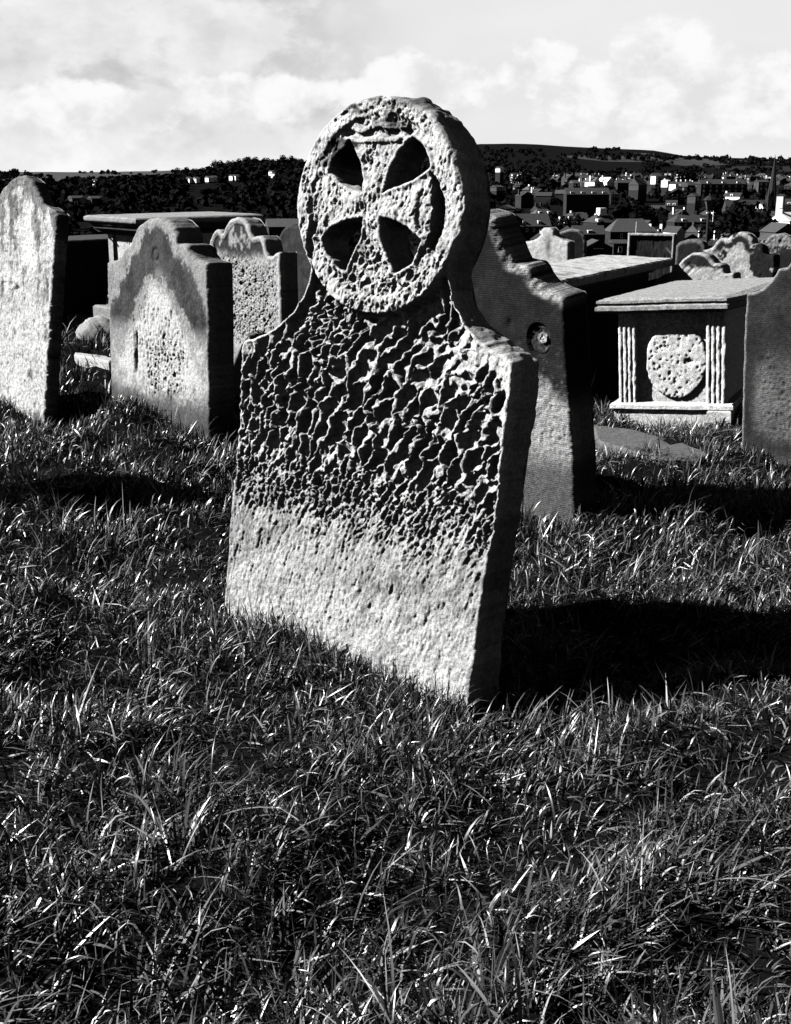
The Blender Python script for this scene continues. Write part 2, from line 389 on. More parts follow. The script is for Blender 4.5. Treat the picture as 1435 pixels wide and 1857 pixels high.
def pits(x, y, cs, st, a, b, seed, wall=0.32, warp=0.5, thin=0.03, irr=0.0):
    """honeycomb weathering: 0 on the ridges, 1 in the pits; ridges keep one width whatever their direction"""
    wx = x + cs * warp * fbm(x / (cs * 1.1), y / (cs * 1.5), seed, 3, 0.6); wy = y + cs * warp * 1.5 * fbm(x / (cs * 1.1) + 9, y / (cs * 1.5), seed + 3, 3, 0.6)
    ln = a + b * wx
    ac = wx - wy * ln
    f1, f2, r, dx, dy = worley(ac / cs, wy / (cs * st), seed, 0.95)
    gx = dx * (1 - wy * b) / cs; gy = dy / (cs * st) - ln * dx / cs; gn = np.hypot(gx, gy) + 1e-6
    D = (f2 * f2 - f1 * f1) / 2 / gn / cs
    D = D + 0.05 * fbm(x / (cs * .4), y / (cs * .5), seed + 9, 2) + irr * (fbm(x / (cs * 1.3), y / (cs * 1.6), seed + 19, 2) - 0.1)
    vert = np.abs(gx) / gn
    crest = 0.35 + 0.65 * ss(vert, 0.35, 0.85)
    if irr: crest = crest * (1 - 0.55 * ss(fbm(x / (cs * .9), y / (cs * 1.2), seed + 29, 2), 0.15, 0.5))
    t = ss(D, thin, wall)
    return (1 - (1 - t) * crest) * (0.75 + 0.25 * (1 - ss(f1, 0.1, 0.7))), r

# ---- the wheel-cross headstone
OUT1 = [(-0.50, -0.25), (-0.481, 0.0), (-0.466, 0.236), (-0.444, 0.501), (-0.435, 0.721), (-0.43, 0.87), (-0.415, 0.893), (-0.37, 0.903), (-0.309, 0.931), (-0.255, 0.971), (-0.210, 1.021), (-0.186, 1.070),
        *[(0.061 + 0.289 * math.sin(R(a_)), 1.283 + 0.279 * math.cos(R(a_))) for a_ in range(-124, 125, 8)],
        (0.328, 1.041), (0.37, 0.996), (0.433, 0.957), (0.49, 0.935), (0.532, 0.921), (0.534, 0.833), (0.526, 0.722), (0.517, 0.581), (0.504, 0.434), (0.495, 0.285), (0.487, 0.133), (0.481, 0.0), (0.475, -0.25)]
TL = [(-0.034, 1.454), (-0.070, 1.430), (-0.098, 1.402), (-0.107, 1.370), (-0.07, 1.341), (-0.03, 1.324), (0.016, 1.316), (0.013, 1.358), (-0.003, 1.401)]
TR = [(0.174, 1.46), (0.208, 1.435), (0.232, 1.405), (0.234, 1.381), (0.188, 1.352), (0.129, 1.334), (0.083, 1.317), (0.094, 1.356), (0.112, 1.393), (0.135, 1.429)]
BL = [(0.02, 1.255), (-0.048, 1.244), (-0.104, 1.221), (-0.133, 1.19), (-0.104, 1.151), (-0.065, 1.122), (-0.04, 1.108), (-0.011, 1.158), (0.017, 1.205)]
BR = [(0.084, 1.256), (0.129, 1.248), (0.173, 1.232), (0.202, 1.216), (0.225, 1.202), (0.205, 1.165), (0.189, 1.138), (0.139, 1.112), (0.114, 1.149), (0.088, 1.19), (0.080, 1.225)]
GR = resample([(0.236, 1.372), (0.262, 1.345), (0.279, 1.30), (0.284, 1.25), (0.277, 1.205), (0.263, 1.172), (0.238, 1.186), (0.245, 1.23), (0.250, 1.27), (0.247, 1.32)], 0.015, 1)
GL = resample([(-0.150, 1.235), (-0.165, 1.20), (-0.160, 1.16), (-0.172, 1.12), (-0.187, 1.14), (-0.185, 1.19), (-0.168, 1.24)], 0.015, 1)
CX1, CZ1, RR1 = 0.061, 1.283, 0.287
def disp_main(x, y, dep):
    r = np.hypot(x - CX1, y - CZ1)
    disc = 1 - ss(r, RR1 - 0.012, RR1 + 0.004)                  # 1 on the wheel
    p1, r1 = pits(x, y, 0.034, 2.1, 0.34, 0.42, 11, 0.34, 0.55, 0.06, 0.10)
    p1b, r1b = pits(x, y, 0.023, 1.7, 0.28, 0.35, 15, 0.40, 0.6, 0.07, 0.10)
    wb = 1 - ss(y + 0.12 * fbm(x / .11, y / .11, 16, 2) + 0.22 * np.minimum(x + 0.12, 0.1), 0.52, 0.60) * ss(fbm(x / .10, y / .12, 19, 2) + 0.45 + 0.8 * x, 0.0, 0.25)
    p1 = p1 * (1 - wb) + p1b * wb; r1 = r1 * (1 - wb) + r1b * wb
    p2, r2 = pits(x, y, 0.017, 1.8, 0.15, 0.3, 23, 0.34)
    p3, r3 = pits(x, y, 0.011, 2.0, 0.15, 0.2, 29, 0.36)
    big = ss(y, 0.43, 0.60 + 0.0) * (1 - disc)
    big = ss(y + 0.09 * fbm(x / .07, y / .12, 17, 3), 0.33, 0.58) * (1 - disc)
    big = big * ss(x + 0.02 * fbm(x / .05, y / .05, 8, 2), -0.47, -0.43) * (1 - ss(x + 0.03 * fbm(x / .06, y / .06, 18, 2), 0.50, 0.525) * ss(y, 0.3, 0.8)) * (1 - ss(y - 1.9 * np.maximum(0, np.abs(x - 0.05) - 0.2) * -1, 1.25, 1.40))
    shoulder = ss(y - 0.84, 0, 0.07) * ss(np.abs(x - 0.05), 0.26, 0.38)
    big = big * (1 - 0.75 * shoulder)
    depth = 0.036 + 0.014 * r1 + 0.008 * fbm(x / .12, y / .12, 5, 2)
    depth = depth * (0.55 + 0.45 * ss(y, 0.5, 0.72))
    z = big * p1 * depth
    z = z + big * (1 - 0.7 * p1) * (0.006 + 0.006 * fbm(x / 0.035, y / 0.05, 44, 2))     # uneven ridge tops
    low = ss(y + 0.1 * fbm(x / .05, y / .12, 12, 2), 0.24, 0.46) * (1 - ss(y, 0.5, 0.62)) * (1 - disc)
    z = z + low * p2 * (0.004 + 0.013 * ss(y + 0.05 * fbm(x / .06, y / .1, 2, 2), 0.34, 0.52)) * (0.4 + 0.6 * r2)
    st = fbm((x - 0.25 * y) / 0.011, y / 0.07, 71, 3)
    st = fbm((x - 0.32 * y) / 0.014, y / 0.05, 71, 4, 0.6)
    z = z + np.clip(st, 0, 1) ** 1.1 * 0.0085 * ss(y, 0.02, 0.35) * (1 - ss(y, 0.5, 0.6))
    # wheel
    dm = disc
    ring = np.abs(r - 0.262); arm = ss(ring, 0.022, 0.032)
    lowr = 1 - ss(y + 0.05 * fbm(x / .05, y / .05, 94, 2), 1.08, 1.34)
    z = z + dm * p3 * 0.0075 * (0.3 + 0.7 * r3) * ss(fbm(x / .04, y / .05, 92, 2) + 0.35 * (1 - ss(y, 1.40, 1.46)), -0.05, 0.3) + dm * p2 * (0.001 + 0.014 * lowr) * (0.4 + 0.6 * arm) * (0.3 + 0.7 * r2) * (0.35 + 0.65 * ss(fbm(x / .07, y / .07, 91, 2) + 0.9 * lowr, -0.2, 0.5))
    z = z + dm * 0.010 * arm * (r < 0.27) * ss(fbm(x / .06, y / .06, 93, 2) + .6, 0.1, 0.5)                       # cross sunk a little below the rim
    top = ss(y, 1.46, 1.50) * dm
    z = z + top * (np.abs(fbm(x / .03, y / .02, 31, 3)) * 0.012)
    bar = (1 - ss(np.abs(y - 1.470 - 0.012 * fbm(x / .05, y * 0, 6, 2)), 0.004, 0.014)) * (1 - ss(np.abs(x - 0.05), 0.10, 0.13))
    z = z + bar * 0.014 - 0.7 * 0.010 * (1 - ss(np.abs(y - 1.452), 0.004, 0.010)) * (1 - ss(np.abs(x - 0.05), 0.10, 0.13))
    for Gv, dpt in ((GR, 0.075), (GL, 0.025)):
        m = (x > Gv[:, 0].min() - .05) & (x < Gv[:, 0].max() + .05) & (y > Gv[:, 1].min() - .05) & (y < Gv[:, 1].max() + .05)
        dg = np.full(x.shape, 1.0)
        dg[m] = sdf(Gv, x[m], y[m])[0]
        z = z + dpt * ss(-dg, -0.004, 0.010)
    # body lies behind the wheel
    z = z + (1 - disc) * 0.030 * ss(y, 0.86, 0.99) * (1 - ss(np.hypot(x - CX1, y - CZ1), 0.40, 0.52))
    # overall weathered surface
    z = z + 0.010 * fbm(x / .16, y / .16, 51, 2) + 0.0035 * np.abs(fbm(x / .022, y / .03, 61, 3)) + 0.0022 * fbm(x / .007, y / .009, 67, 2)
    z = z + 0.004 * np.clip(fbm((x - .2 * y) / .012, y / .04, 81, 2), 0, 1)
    return z * (0.25 + 0.75 * ss(dep, 0.0, 0.016))
def tone_main(x, y, dep):
    t = 0.58 + 0.11 * fbm(x / .09, y / .09, 101, 4)
    t = t - 0.17 * (1 - ss(y, 0.42, 0.62)) - 0.12 * ss(fbm(x / .035, y / .05, 110, 4), 0.05, 0.3)
    bot = 1 - ss(y - 0.05 * fbm(x / .12, y / .12, 102, 3) + 0.05 * x, 0.10, 0.26)
    t = t + 0.11 * bot
    mid = ss(y + .06 * fbm(x / .1, y / .1, 103, 3), 0.22, 0.30) * (1 - ss(y, 0.42, 0.55))
    t = t - 0.03 * mid
    # dark lichen along the crown of the wheel and two stains beside the upper openings
    cr = ss(y + 0.03 * fbm(x / .05, y / .05, 104, 4), 1.505, 1.545)
    n1 = ss(fbm(x / .028, y / .02, 105, 4), 0.0, 0.2)
    t = t - 0.34 * cr * n1
    b1 = np.exp(-(((x - 0.10) / 0.085) ** 2 + ((y - 1.485) / 0.022) ** 2)); t = t - 0.40 * b1 * ss(fbm(x / .03, y / .012, 107, 3) + b1, 0.25, 0.6)
    b2 = np.exp(-(((x + 0.085) / 0.07) ** 2 + ((y - 1.44) / 0.035) ** 2)); t = t - 0.52 * ss(b2 + 0.6 * fbm(x / .04, y / .03, 108, 3), 0.42, 0.7)
    b3 = np.exp(-(((x + 0.12) / 0.05) ** 2 + ((y - 1.40) / 0.03) ** 2)); t = t - 0.34 * ss(b3 + 0.35 * fbm(x / .04, y / .03, 109, 3), 0.42, 0.7)
    return np.clip(t, 0.03, 0.85)
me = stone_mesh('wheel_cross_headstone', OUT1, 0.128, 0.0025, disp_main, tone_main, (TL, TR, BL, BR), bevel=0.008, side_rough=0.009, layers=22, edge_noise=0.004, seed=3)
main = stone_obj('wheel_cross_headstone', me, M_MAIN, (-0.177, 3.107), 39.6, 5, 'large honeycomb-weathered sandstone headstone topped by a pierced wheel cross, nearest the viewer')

# ---- pale rough headstone at the left edge
OUT2 = [(-1.0, -0.25), (-0.86, 0.5), (-0.785, 1.08), (-0.70, 1.13), (-0.61, 1.185), (-0.565, 1.24), (-0.52, 1.295), (-0.442, 1.341), (-0.352, 1.371), (-0.263, 1.372), (-0.185, 1.345), (-0.124, 1.276), (-0.07, 1.215), (0.003, 1.195), (0.078, 1.166), (0.064, 0.977), (0.04, 0.638), (0.0, 0.0), (-0.01, -0.25)]
def disp2(x, y, dep):
    p, r = pits(x, y, 0.016, 1.6, 0, 0, 201, 0.5)
    z = 0.0045 * p * (r > 0.62) + 0.005 * fbm(x / .07, y / .07, 202, 3) + 0.003 * np.abs(fbm(x / .015, y / .02, 203, 2))
    z = z + 0.02 * np.exp(-(((x + 0.33) / .03) ** 2 + ((y - 0.73) / .02) ** 2)) + 0.015 * np.exp(-(((x + 0.39) / .018) ** 2 + ((y - 0.755) / .015) ** 2))
    return z
def tone2(x, y, dep):
    t = 0.53 + 0.14 * fbm(x / .10, y / .16, 205, 4)
    dk = ss(fbm(x / .05, y / .12, 206, 4) + 0.5 * ss(y, 1.05, 1.3) * (1 - ss(dep, 0.0, 0.09)) * 1.6 + 0.3 * ss(y, 0.85, 1.1), 0.28, 0.6)
    t = t - 0.34 * dk
    b = np.exp(-(((x + 0.18) / .07) ** 2 + ((y - 0.93) / .09) ** 2)) + np.exp(-(((x + 0.20) / .05) ** 2 + ((y - 1.1) / .06) ** 2))
    t = t + 0.25 * np.clip(b, 0, 1)
    sp = ss(fbm(x / .02, y / .02, 208, 3), 0.38, 0.5); t = t - 0.25 * sp
    return np.clip(t, 0.05, 0.8)
me = stone_mesh('headstone', OUT2, 0.085, 0.006, disp2, tone2, bevel=0.012, side_rough=0.006, edge_noise=0.008, seed=21)
stone_obj('headstone', me, M_PALE, (-2.047, 6.628), 42, 7, 'tall pale lichen-white headstone with rounded head, leftmost in view')

# ---- domed headstone with a dark chevron stain
OUT3 = [(-0.955, -0.25), (-0.952, 0.012), (-0.953, 0.508), (-0.949, 0.897), (-0.90, 0.902), (-0.828, 0.915), (-0.786, 0.945), (-0.767, 0.978), (-0.73, 0.985), (-0.705, 0.985), (-0.685, 1.035), (-0.63, 1.095), (-0.54, 1.138), (-0.43, 1.152), (-0.346, 1.14), (-0.285, 1.104), (-0.252, 1.06), (-0.252, 1.020), (-0.21, 1.022), (-0.167, 1.021), (-0.145, 0.985), (-0.093, 0.95), (0.002, 0.935), (0.006, 0.593), (0.0, 0.0), (0.0, -0.25)]
def disp3(x, y, dep):
    c = np.exp(-((x + 0.40) / 0.20) ** 4) * ss(y, 0.14, 0.28) * (1 - ss(y, 0.42, 0.66))
    p, r = pits(x, y, 0.023, 1.6, -0.05, 0, 301, 0.5)
    p2, r2 = pits(x, y, 0.02, 3.2, 0.0, 0, 307, 0.6)
    z = c * p * (0.006 + 0.016 * r)
    z = z + p2 * 0.010 * r2 * ss(y, 0.3, 0.4) * (1 - ss(y, 0.62, 0.8)) * np.exp(-((x + 0.45) / 0.3) ** 4)
    z = z + 0.022 * np.exp(-(((x + 0.70 - 0.05 * y) / .014) ** 2)) * ss(y, 0.26, 0.33) * (1 - ss(y, 0.50, 0.56))
    z = z + 0.004 * fbm(x / .08, y / .08, 303, 3) + 0.004 * np.abs(fbm(x / .02, y / .03, 304, 3))
    z = z + 0.008 * np.exp(-((np.hypot(x + 0.46, y - 0.955) - 0.03) / .008) ** 2)
    return z
def tone3(x, y, dep):
    n_ = fbm(x / .07, y / .09, 311, 5, 0.7) * 1.9 + 0.9 * fbm(x / .014, y / .018, 315, 3, 0.7)
    t = 0.27 + 0.04 * n_
    xc = -0.45
    # pale central tongue
    wdt = 0.09 + 0.34 * ss(0.80 - y, 0.0, 0.45)
    cen = 1 - ss(np.abs(x - xc) / wdt + 0.25 * n_, 0.75, 1.1)
    t = t + 0.26 * cen * ss(0.84 - y + .05 * n_, 0.0, 0.12) * ss(y, 0.10, 0.25)
    # dark dome and shoulders
    dome = (1 - ss(np.hypot((x - xc) / 0.17, (y - 0.96) / 0.145) + 0.18 * n_, 0.85, 1.05))
    legs = (1 - ss(np.abs(np.abs(x - xc) - (0.14 + 0.75 * (0.93 - y))) / 0.125 + 0.3 * n_, 0.75, 1.1)) * ss(y, 0.50, 0.62) * (1 - ss(y, 0.93, 0.98))
    st_ = np.clip(np.maximum(dome, legs), 0, 1) * ss(dep + .01 * n_, 0.008, 0.03) * (0.88 + 0.12 * np.clip(n_, -1, 1))
    t = t * (1 - 0.93 * st_)
    fl = np.exp(-(((x - xc - .02) / .06) ** 2 + ((y - 0.855) / .03) ** 2)); t = t + 0.12 * fl
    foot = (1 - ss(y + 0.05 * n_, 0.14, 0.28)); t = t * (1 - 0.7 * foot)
    return np.clip(t, 0.006, 0.7)
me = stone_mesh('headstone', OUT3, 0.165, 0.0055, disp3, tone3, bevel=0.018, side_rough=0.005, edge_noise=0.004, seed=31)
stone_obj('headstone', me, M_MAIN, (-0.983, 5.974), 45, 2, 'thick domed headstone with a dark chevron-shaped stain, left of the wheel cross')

# ---- scalloped headstone, honeycombed
OUT4 = [(-0.775, -0.25), (-0.776, 0.4), (-0.778, 0.92), (-0.765, 0.975), (-0.733, 1.02), (-0.69, 1.045), (-0.655, 1.04), (-0.626, 1.018), (-0.605, 1.04), (-0.585, 1.068), (-0.543, 1.105), (-0.466, 1.123), (-0.395, 1.115), (-0.344, 1.075), (-0.322, 1.035), (-0.300, 1.008), (-0.265, 1.018), (-0.222, 1.022), (-0.182, 0.992), (-0.165, 0.935), (-0.140, 0.905), (-0.110, 0.902), (-0.075, 0.925), (-0.028, 0.938), (-0.012, 0.607), (0.0, 0.0), (0.0, -0.25)]
def disp4(x, y, dep):
    p, r = pits(x, y, 0.020, 1.25, 0.1, 0, 401, 0.40, 0.6, 0.06)
    m = ss(y, 0.30, 0.45) * (1 - ss(y + .04 * fbm(x / .1, y / .1, 402, 2), 0.80, 0.93))
    z = p * (0.014 + 0.018 * r) * m * ss(dep, 0.015, 0.05) * (1 - 0.4 * ss(x, -0.2, -0.05))
    z = z + 0.010 * ss(dep, 0.022, 0.030) * ss(y, 0.84, 0.9) - 0.006 * (1 - ss(np.abs(dep - 0.034), 0.003, 0.008)) * ss(y, 0.84, 0.9)
    z = z + 0.003 * fbm(x / .05, y / .05, 403, 3) + 0.02 * np.exp(-(((x + .72) / .02) ** 2 + ((y - .90) / .03) ** 2))
    return z
def tone4(x, y, dep):
    n_ = fbm(x / .06, y / .07, 411, 4)
    t = 0.40 + 0.08 * n_
    up = ss(y + 0.06 * n_, 0.84, 0.93) * ss(dep, 0.02, 0.04)
    t = t * (1 - 0.92 * up * (1 - 0.6 * ss(n_, 0.15, 0.4)))
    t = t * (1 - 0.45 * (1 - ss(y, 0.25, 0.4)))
    return np.clip(t, 0.02, 0.7)
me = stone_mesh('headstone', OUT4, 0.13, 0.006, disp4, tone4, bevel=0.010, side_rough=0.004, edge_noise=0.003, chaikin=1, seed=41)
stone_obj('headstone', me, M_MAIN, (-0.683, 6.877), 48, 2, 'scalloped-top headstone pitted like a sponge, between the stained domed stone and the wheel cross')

def simple(outline, seed, base=0.35, dark=0.0, thick=0.12, res=0.012, amp=0.004, streak=0, pit=0, darkfn=None, chaikin=2, bevel=0.012, tool=False):
    def dsp(x, y, dep):
        z = amp * fbm(x / .06, y / .06, seed, 3) + amp * 0.7 * np.abs(fbm(x / .025, y / .03, seed + 1, 2))
        if streak: z = z + streak * np.clip(fbm((x * .7 - y * .7) / .02, (x * .7 + y * .7) / .12, seed + 2, 2) + .2, 0, 1)
        if pit:
            p, r = pits(x, y, 0.03, 1.3, .1, 0, seed + 4, 0.5); z = z + pit * p * r
        return z
    def tn(x, y, dep):
        n_ = 1.3 * fbm(x / .07, y / .08, seed + 10, 5, 0.7) + 0.5 * fbm(x / .018, y / .02, seed + 15, 2)
        t = base * (1 + 0.25 * n_)
        if darkfn is not None: t = t * (1 - np.clip(darkfn(x, y, dep, n_), 0, 1))
        return np.clip(t, 0.006, 0.75)
    return stone_mesh('headstone', outline, thick, res, dsp, tn, bevel=bevel, side_rough=0.004, edge_noise=0.004, layers=4, chaikin=chaikin, seed=seed)

# ---- small round-topped stone glimpsed beside the wheel
OUT5 = [(-0.24, -0.25), (-0.235, 0.665), (-0.24, 0.93), (-0.20, 0.985), (-0.15, 1.02), (-0.09, 1.035), (-0.02, 1.025), (0.045, 0.985), (0.09, 0.93), (0.12, 0.91), (0.26, 0.905), (0.26, -0.25)]
me = simple(OUT5, 500, 0.05, res=0.01, darkfn=lambda x, y, dep, n_: 0.45 * ss(dep, 0.01, 0.03) * ss(n_, -.3, .3))
stone_obj('headstone', me, M_FAR, (-0.698, 8.4), 42, 2, 'narrow grey round-topped headstone half hidden just left of the wheel')

# ---- dark tooled headstone behind on the right, with a medallion
half = [(-0.47, 1.222), (-0.43, 1.216), (-0.385, 1.203), (-0.362, 1.165), (-0.345, 1.124), (-0.321, 1.068), (-0.301, 1.033), (-0.270, 1.028), (-0.233, 1.026), (-0.215, 1.008), (-0.197, 0.978), (-0.172, 0.953), (-0.116, 0.930), (-0.048, 0.915), (-0.029, 0.577), (-0.006, 0.244), (0.0, 0.0), (0.0, -0.25)]
OUT7 = [(-0.94 - a, b) for a, b in half[:0:-1]] + half
def disp7(x, y, dep):
    z = 0.003 * fbm(x / .07, y / .07, 701, 3)
    m = (1 - ss(y + 0.5 * (x + .1) + .05 * fbm(x / .1, y / .1, 702, 2), 0.50, 0.62)) * ss(y, 0.2, 0.34)
    z = z + m * (0.010 * np.abs(fbm(x / .022, y / .022, 703, 3)) + 0.003)
    rim = (1 - ss(dep, 0.0, 0.035 + .012 * fbm(x / .03, y / .03, 706, 2))) * ss(y, 0.86, 0.94)
    z = z + rim * (0.022 + 0.012 * fbm(x / .02, y / .02, 704, 3))
    z = z + 0.02 * (1 - ss(np.hypot((x + .163) / .054, (y - .746) / .063), 0.98, 1.06))
    z = z + 0.012 * np.exp(-(((x + .303) / .014) ** 2 + ((y - .80) / .018) ** 2))
    return z
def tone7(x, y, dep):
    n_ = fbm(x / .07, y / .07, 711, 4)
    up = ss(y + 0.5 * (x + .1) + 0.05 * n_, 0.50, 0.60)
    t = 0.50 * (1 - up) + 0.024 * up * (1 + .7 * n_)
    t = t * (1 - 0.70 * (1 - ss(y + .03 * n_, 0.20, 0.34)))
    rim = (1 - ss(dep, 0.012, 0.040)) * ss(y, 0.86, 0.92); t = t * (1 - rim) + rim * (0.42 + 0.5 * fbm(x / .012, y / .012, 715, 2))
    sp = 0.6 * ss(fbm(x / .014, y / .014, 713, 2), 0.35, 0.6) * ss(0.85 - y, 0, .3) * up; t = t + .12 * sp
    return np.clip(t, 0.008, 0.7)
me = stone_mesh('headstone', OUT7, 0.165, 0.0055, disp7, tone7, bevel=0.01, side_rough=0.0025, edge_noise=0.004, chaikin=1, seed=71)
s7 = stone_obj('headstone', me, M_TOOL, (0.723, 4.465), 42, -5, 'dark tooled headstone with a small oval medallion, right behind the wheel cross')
# medallion: shallow oval dish with a broken boss
def oval_disc(name, rx, rz, th, mat, parent, loc, tone=0.2, rough=0.004, nseg=40, dish=0.0, seed=5):
    rs = np.linspace(0, 1, 12); a = np.linspace(0, 2 * math.pi, nseg, endpoint=False)
    V = [[0, 0, 0]]; T = [tone]
    for r in rs[1:]:
        for t_ in a:
            xx, zz = rx * r * math.cos(t_), rz * r * math.sin(t_)
            V.append([xx, 0, zz]); T.append(tone)
    V = np.array(V); T = np.array(T)
    rr = np.hypot(V[:, 0] / rx, V[:, 2] / rz)
    V[:, 1] = -th * (1 - ss(rr, 0.93, 1.0)) + dish * (1 - ss(rr, 0.6, 0.85)) + rough * fbm(V[:, 0] / .012, V[:, 2] / .012, seed, 3)
    F4 = []; F3 = []
    for s in range(nseg): F3.append([0, 1 + s, 1 + (s + 1) % nseg])
    for k in range(len(rs) - 2):
        for s in range(nseg):
            p0 = 1 + k * nseg; p1 = p0 + nseg; s2 = (s + 1) % nseg
            F4.append([p0 + s, p1 + s, p1 + s2, p0 + s2])
    T = T * (1 + 1.2 * fbm(V[:, 0] / .012, V[:, 2] / .012, seed + 2, 3)).clip(.2, 3)
    off = len(V); k = 1 + (len(rs) - 2) * nseg
    ring = V[k:k + nseg].copy(); ring[:, 1] = 0.02
    V = np.concatenate([V, ring]); T = np.concatenate([T, np.full(nseg, tone * .7)])
    for s in range(nseg): s2 = (s + 1) % nseg; F4.append([k + s, off + s, off + s2, k + s2])
    o = link(name, mesh_np(name, V, [np.array(F3), np.array(F4)], True, T), mat, parent); o.location = loc
    return o
oval_disc('medallion', 0.050, 0.059, 0.004, M_PALE, s7, (-0.163, 0.019, 0.746), 0.05, 0.006, seed=51, dish=0.004)
oval_disc('medallion_boss', 0.026, 0.022, 0.012, M_PALE, s7, (-0.150, 0.018, 0.752), 0.30, 0.010, 24, seed=57)

# ---- right-edge stone
OUT15 = [(0.0, -0.25), (0.0, 0.0), (-0.027, 0.649), (-0.028, 0.826), (0.02, 0.836), (0.055, 0.858), (0.087, 0.893), (0.106, 0.918), (0.117, 0.948), (0.138, 0.952), (0.160, 0.955), (0.185, 0.99), (0.24, 1.07), (0.33, 1.12), (0.43, 1.13), (0.53, 1.12), (0.62, 1.07), (0.675, 0.99), (0.70, 0.955), (0.722, 0.952), (0.743, 0.948), (0.754, 0.918), (0.773, 0.893), (0.805, 0.858), (0.84, 0.836), (0.888, 0.826), (0.887, 0.649), (0.86, 0.0), (0.86, -0.25)]
def tone15(x, y, dep):
    n_ = fbm(x / .08, y / .08, 811, 4)
    m = (1 - ss(y + .06 * n_, 0.42, 0.62)) * ss(x + .03 * n_, 0.02, 0.10) * ss(y, 0.10, 0.2)
    t = 0.040 * (1 + .6 * n_) + 0.12 * m * (1 + .5 * n_)
    t = t + 0.30 * (1 - ss(dep, 0.006, 0.014)) + .08 * (1 - ss(y, 0.0, .12))
    return np.clip(t, 0.02, 0.7)
def disp15(x, y, dep):
    m = (1 - ss(y + .05 * fbm(x / .1, y / .1, 802, 2), 0.42, 0.62)) * ss(x, 0.02, 0.10) * ss(y, 0.08, 0.2)
    return 0.003 * fbm(x / .07, y / .07, 801, 3) + m * 0.012 * np.abs(fbm(x / .024, y / .024, 803, 3))
me = stone_mesh('headstone', OUT15, 0.12, 0.006, disp15, tone15, bevel=0.008, side_rough=0.004, edge_noise=0.003, chaikin=1, seed=81)
stone_obj('headstone', me, M_TOOL, (1.698, 5.543), 42, -2, 'dark tooled headstone with curled shoulder cut by the right edge')

# ---- far right cluster
OUT8 = [(-0.52, -0.25), (-0.50, 0.762), (-0.41, 0.775), (-0.35, 0.80), (-0.312, 0.832), (-0.308, 0.875), (-0.278, 0.903), (-0.213, 0.906), (-0.176, 0.872), (-0.162, 0.833), (-0.09, 0.80), (-0.007, 0.782), (0.0, 0.6), (0.0, -0.25)]
me = simple(OUT8, 820, 0.55, res=0.01, thick=0.12, chaikin=1, darkfn=lambda x, y, dep, n_: 0.6 * np.exp(-(((x + .22 + .1 * (y - .75)) / .035) ** 2 + ((y - .73) / .10) ** 2)) + .2 * ss(n_, 0, .3))
stone_obj('headstone', me, M_FAR, (1.607, 11.0), 38, 0, 'pale bell-shaped headstone beyond the near end of the big flat tomb')
OUT8b = [(-0.36, -0.25), (-0.36, 0.72), (-0.30, 0.79), (-0.18, 0.83), (-0.08, 0.82), (-0.02, 0.76), (0.0, 0.68), (0.0, -0.25)]
me = simple(OUT8b, 830, 0.22, res=0.012, thick=0.05, darkfn=lambda x, y, dep, n_: 0.96 * ss(dep, 0.012, 0.03))
stone_obj('headstone', me, M_FAR, (2.02, 12.6), 25, 0, 'dark headstone with a pale rim, just behind the bell-shaped one')
OUT10 = [(-0.46, -0.25), (-0.46, 0.83), (0.0, 0.83), (0.0, -0.25)]
def d10(x, y, dep): return 0.03 * ss(dep, 0.022, 0.032) + 0.012 * np.abs(fbm(x / .04, y / .12, 841, 3)) * ss(dep, 0.03, 0.06)
def t10(x, y, dep):
    n_ = fbm(x / .03, y / .09, 842, 3)
    t = np.where(dep < 0.026, 0.42, 0.022 * (1 + .8 * n_)) + 0.10 * (np.abs(x + 0.09 - (0.70 - y)) < 0.012) * (y < 0.70) * (dep > .03) * (y > .62)
    return np.clip(t, .004, .6)
me = stone_mesh('headstone', OUT10, 0.10, 0.008, d10, t10, bevel=0.006, side_rough=0.002, edge_noise=0.001, chaikin=0, layers=3, seed=84)
stone_obj('headstone', me, M_FAR, (2.704, 11.5), 24, 0, 'square-headed dark headstone framed by a thin pale border, behind the big flat tomb')
OUT11 = [(-0.345, -0.25), (-0.345, 0.62), (-0.30, 0.668), (-0.21, 0.697), (-0.11, 0.703), (-0.04, 0.68), (0.0, 0.62), (0.0, -0.25)]
me = simple(OUT11, 850, 0.16, res=0.012, pit=0.01, darkfn=lambda x, y, dep, n_: 0.88 * ss(dep, 0.02, 0.05) + .3 * ss(n_, 0, .2))
stone_obj('headstone', me, M_FAR, (3.395, 13.0), 35, 0, 'low dark rounded headstone between the framed stone and the lamp')
OUT12 = [(-0.66, -0.25), (-0.66, 0.74), (-0.631, 0.765), (-0.60, 0.765), (-0.565, 0.78), (-0.535, 0.80), (-0.515, 0.84), (-0.48, 0.867), (-0.445, 0.870), (-0.415, 0.862), (-0.395, 0.89), (-0.363, 0.912), (-0.302, 0.922), (-0.245, 0.905), (-0.205, 0.866), (-0.192, 0.826), (-0.165, 0.838), (-0.13, 0.828), (-0.108, 0.793), (-0.100, 0.755), (-0.073, 0.748), (-0.015, 0.756), (-0.002, 0.715), (0.0, 0.596), (0.0, -0.25)]
def dk12(x, y, dep, n_):
    b = 1 - ss(np.abs(dep - 0.055) / 0.035 + 0.5 * n_, 0.5, 1.1)
    b2 = ss(fbm(x / .09, y / .09, 862, 4) + .6 * ss(x, -0.22, -0.1) - .1, 0.10, 0.2)
    return 0.965 * np.maximum(b * ss(y, 0.72, 0.78), b2)
me = simple(OUT12, 860, 0.42, res=0.008, amp=0.005, pit=0.006, darkfn=dk12, chaikin=1)
stone_obj('headstone', me, M_FAR, (3.084, 9.6), 38, 0, 'three-lobed headstone blotched with dark lichen, right of the lamp')
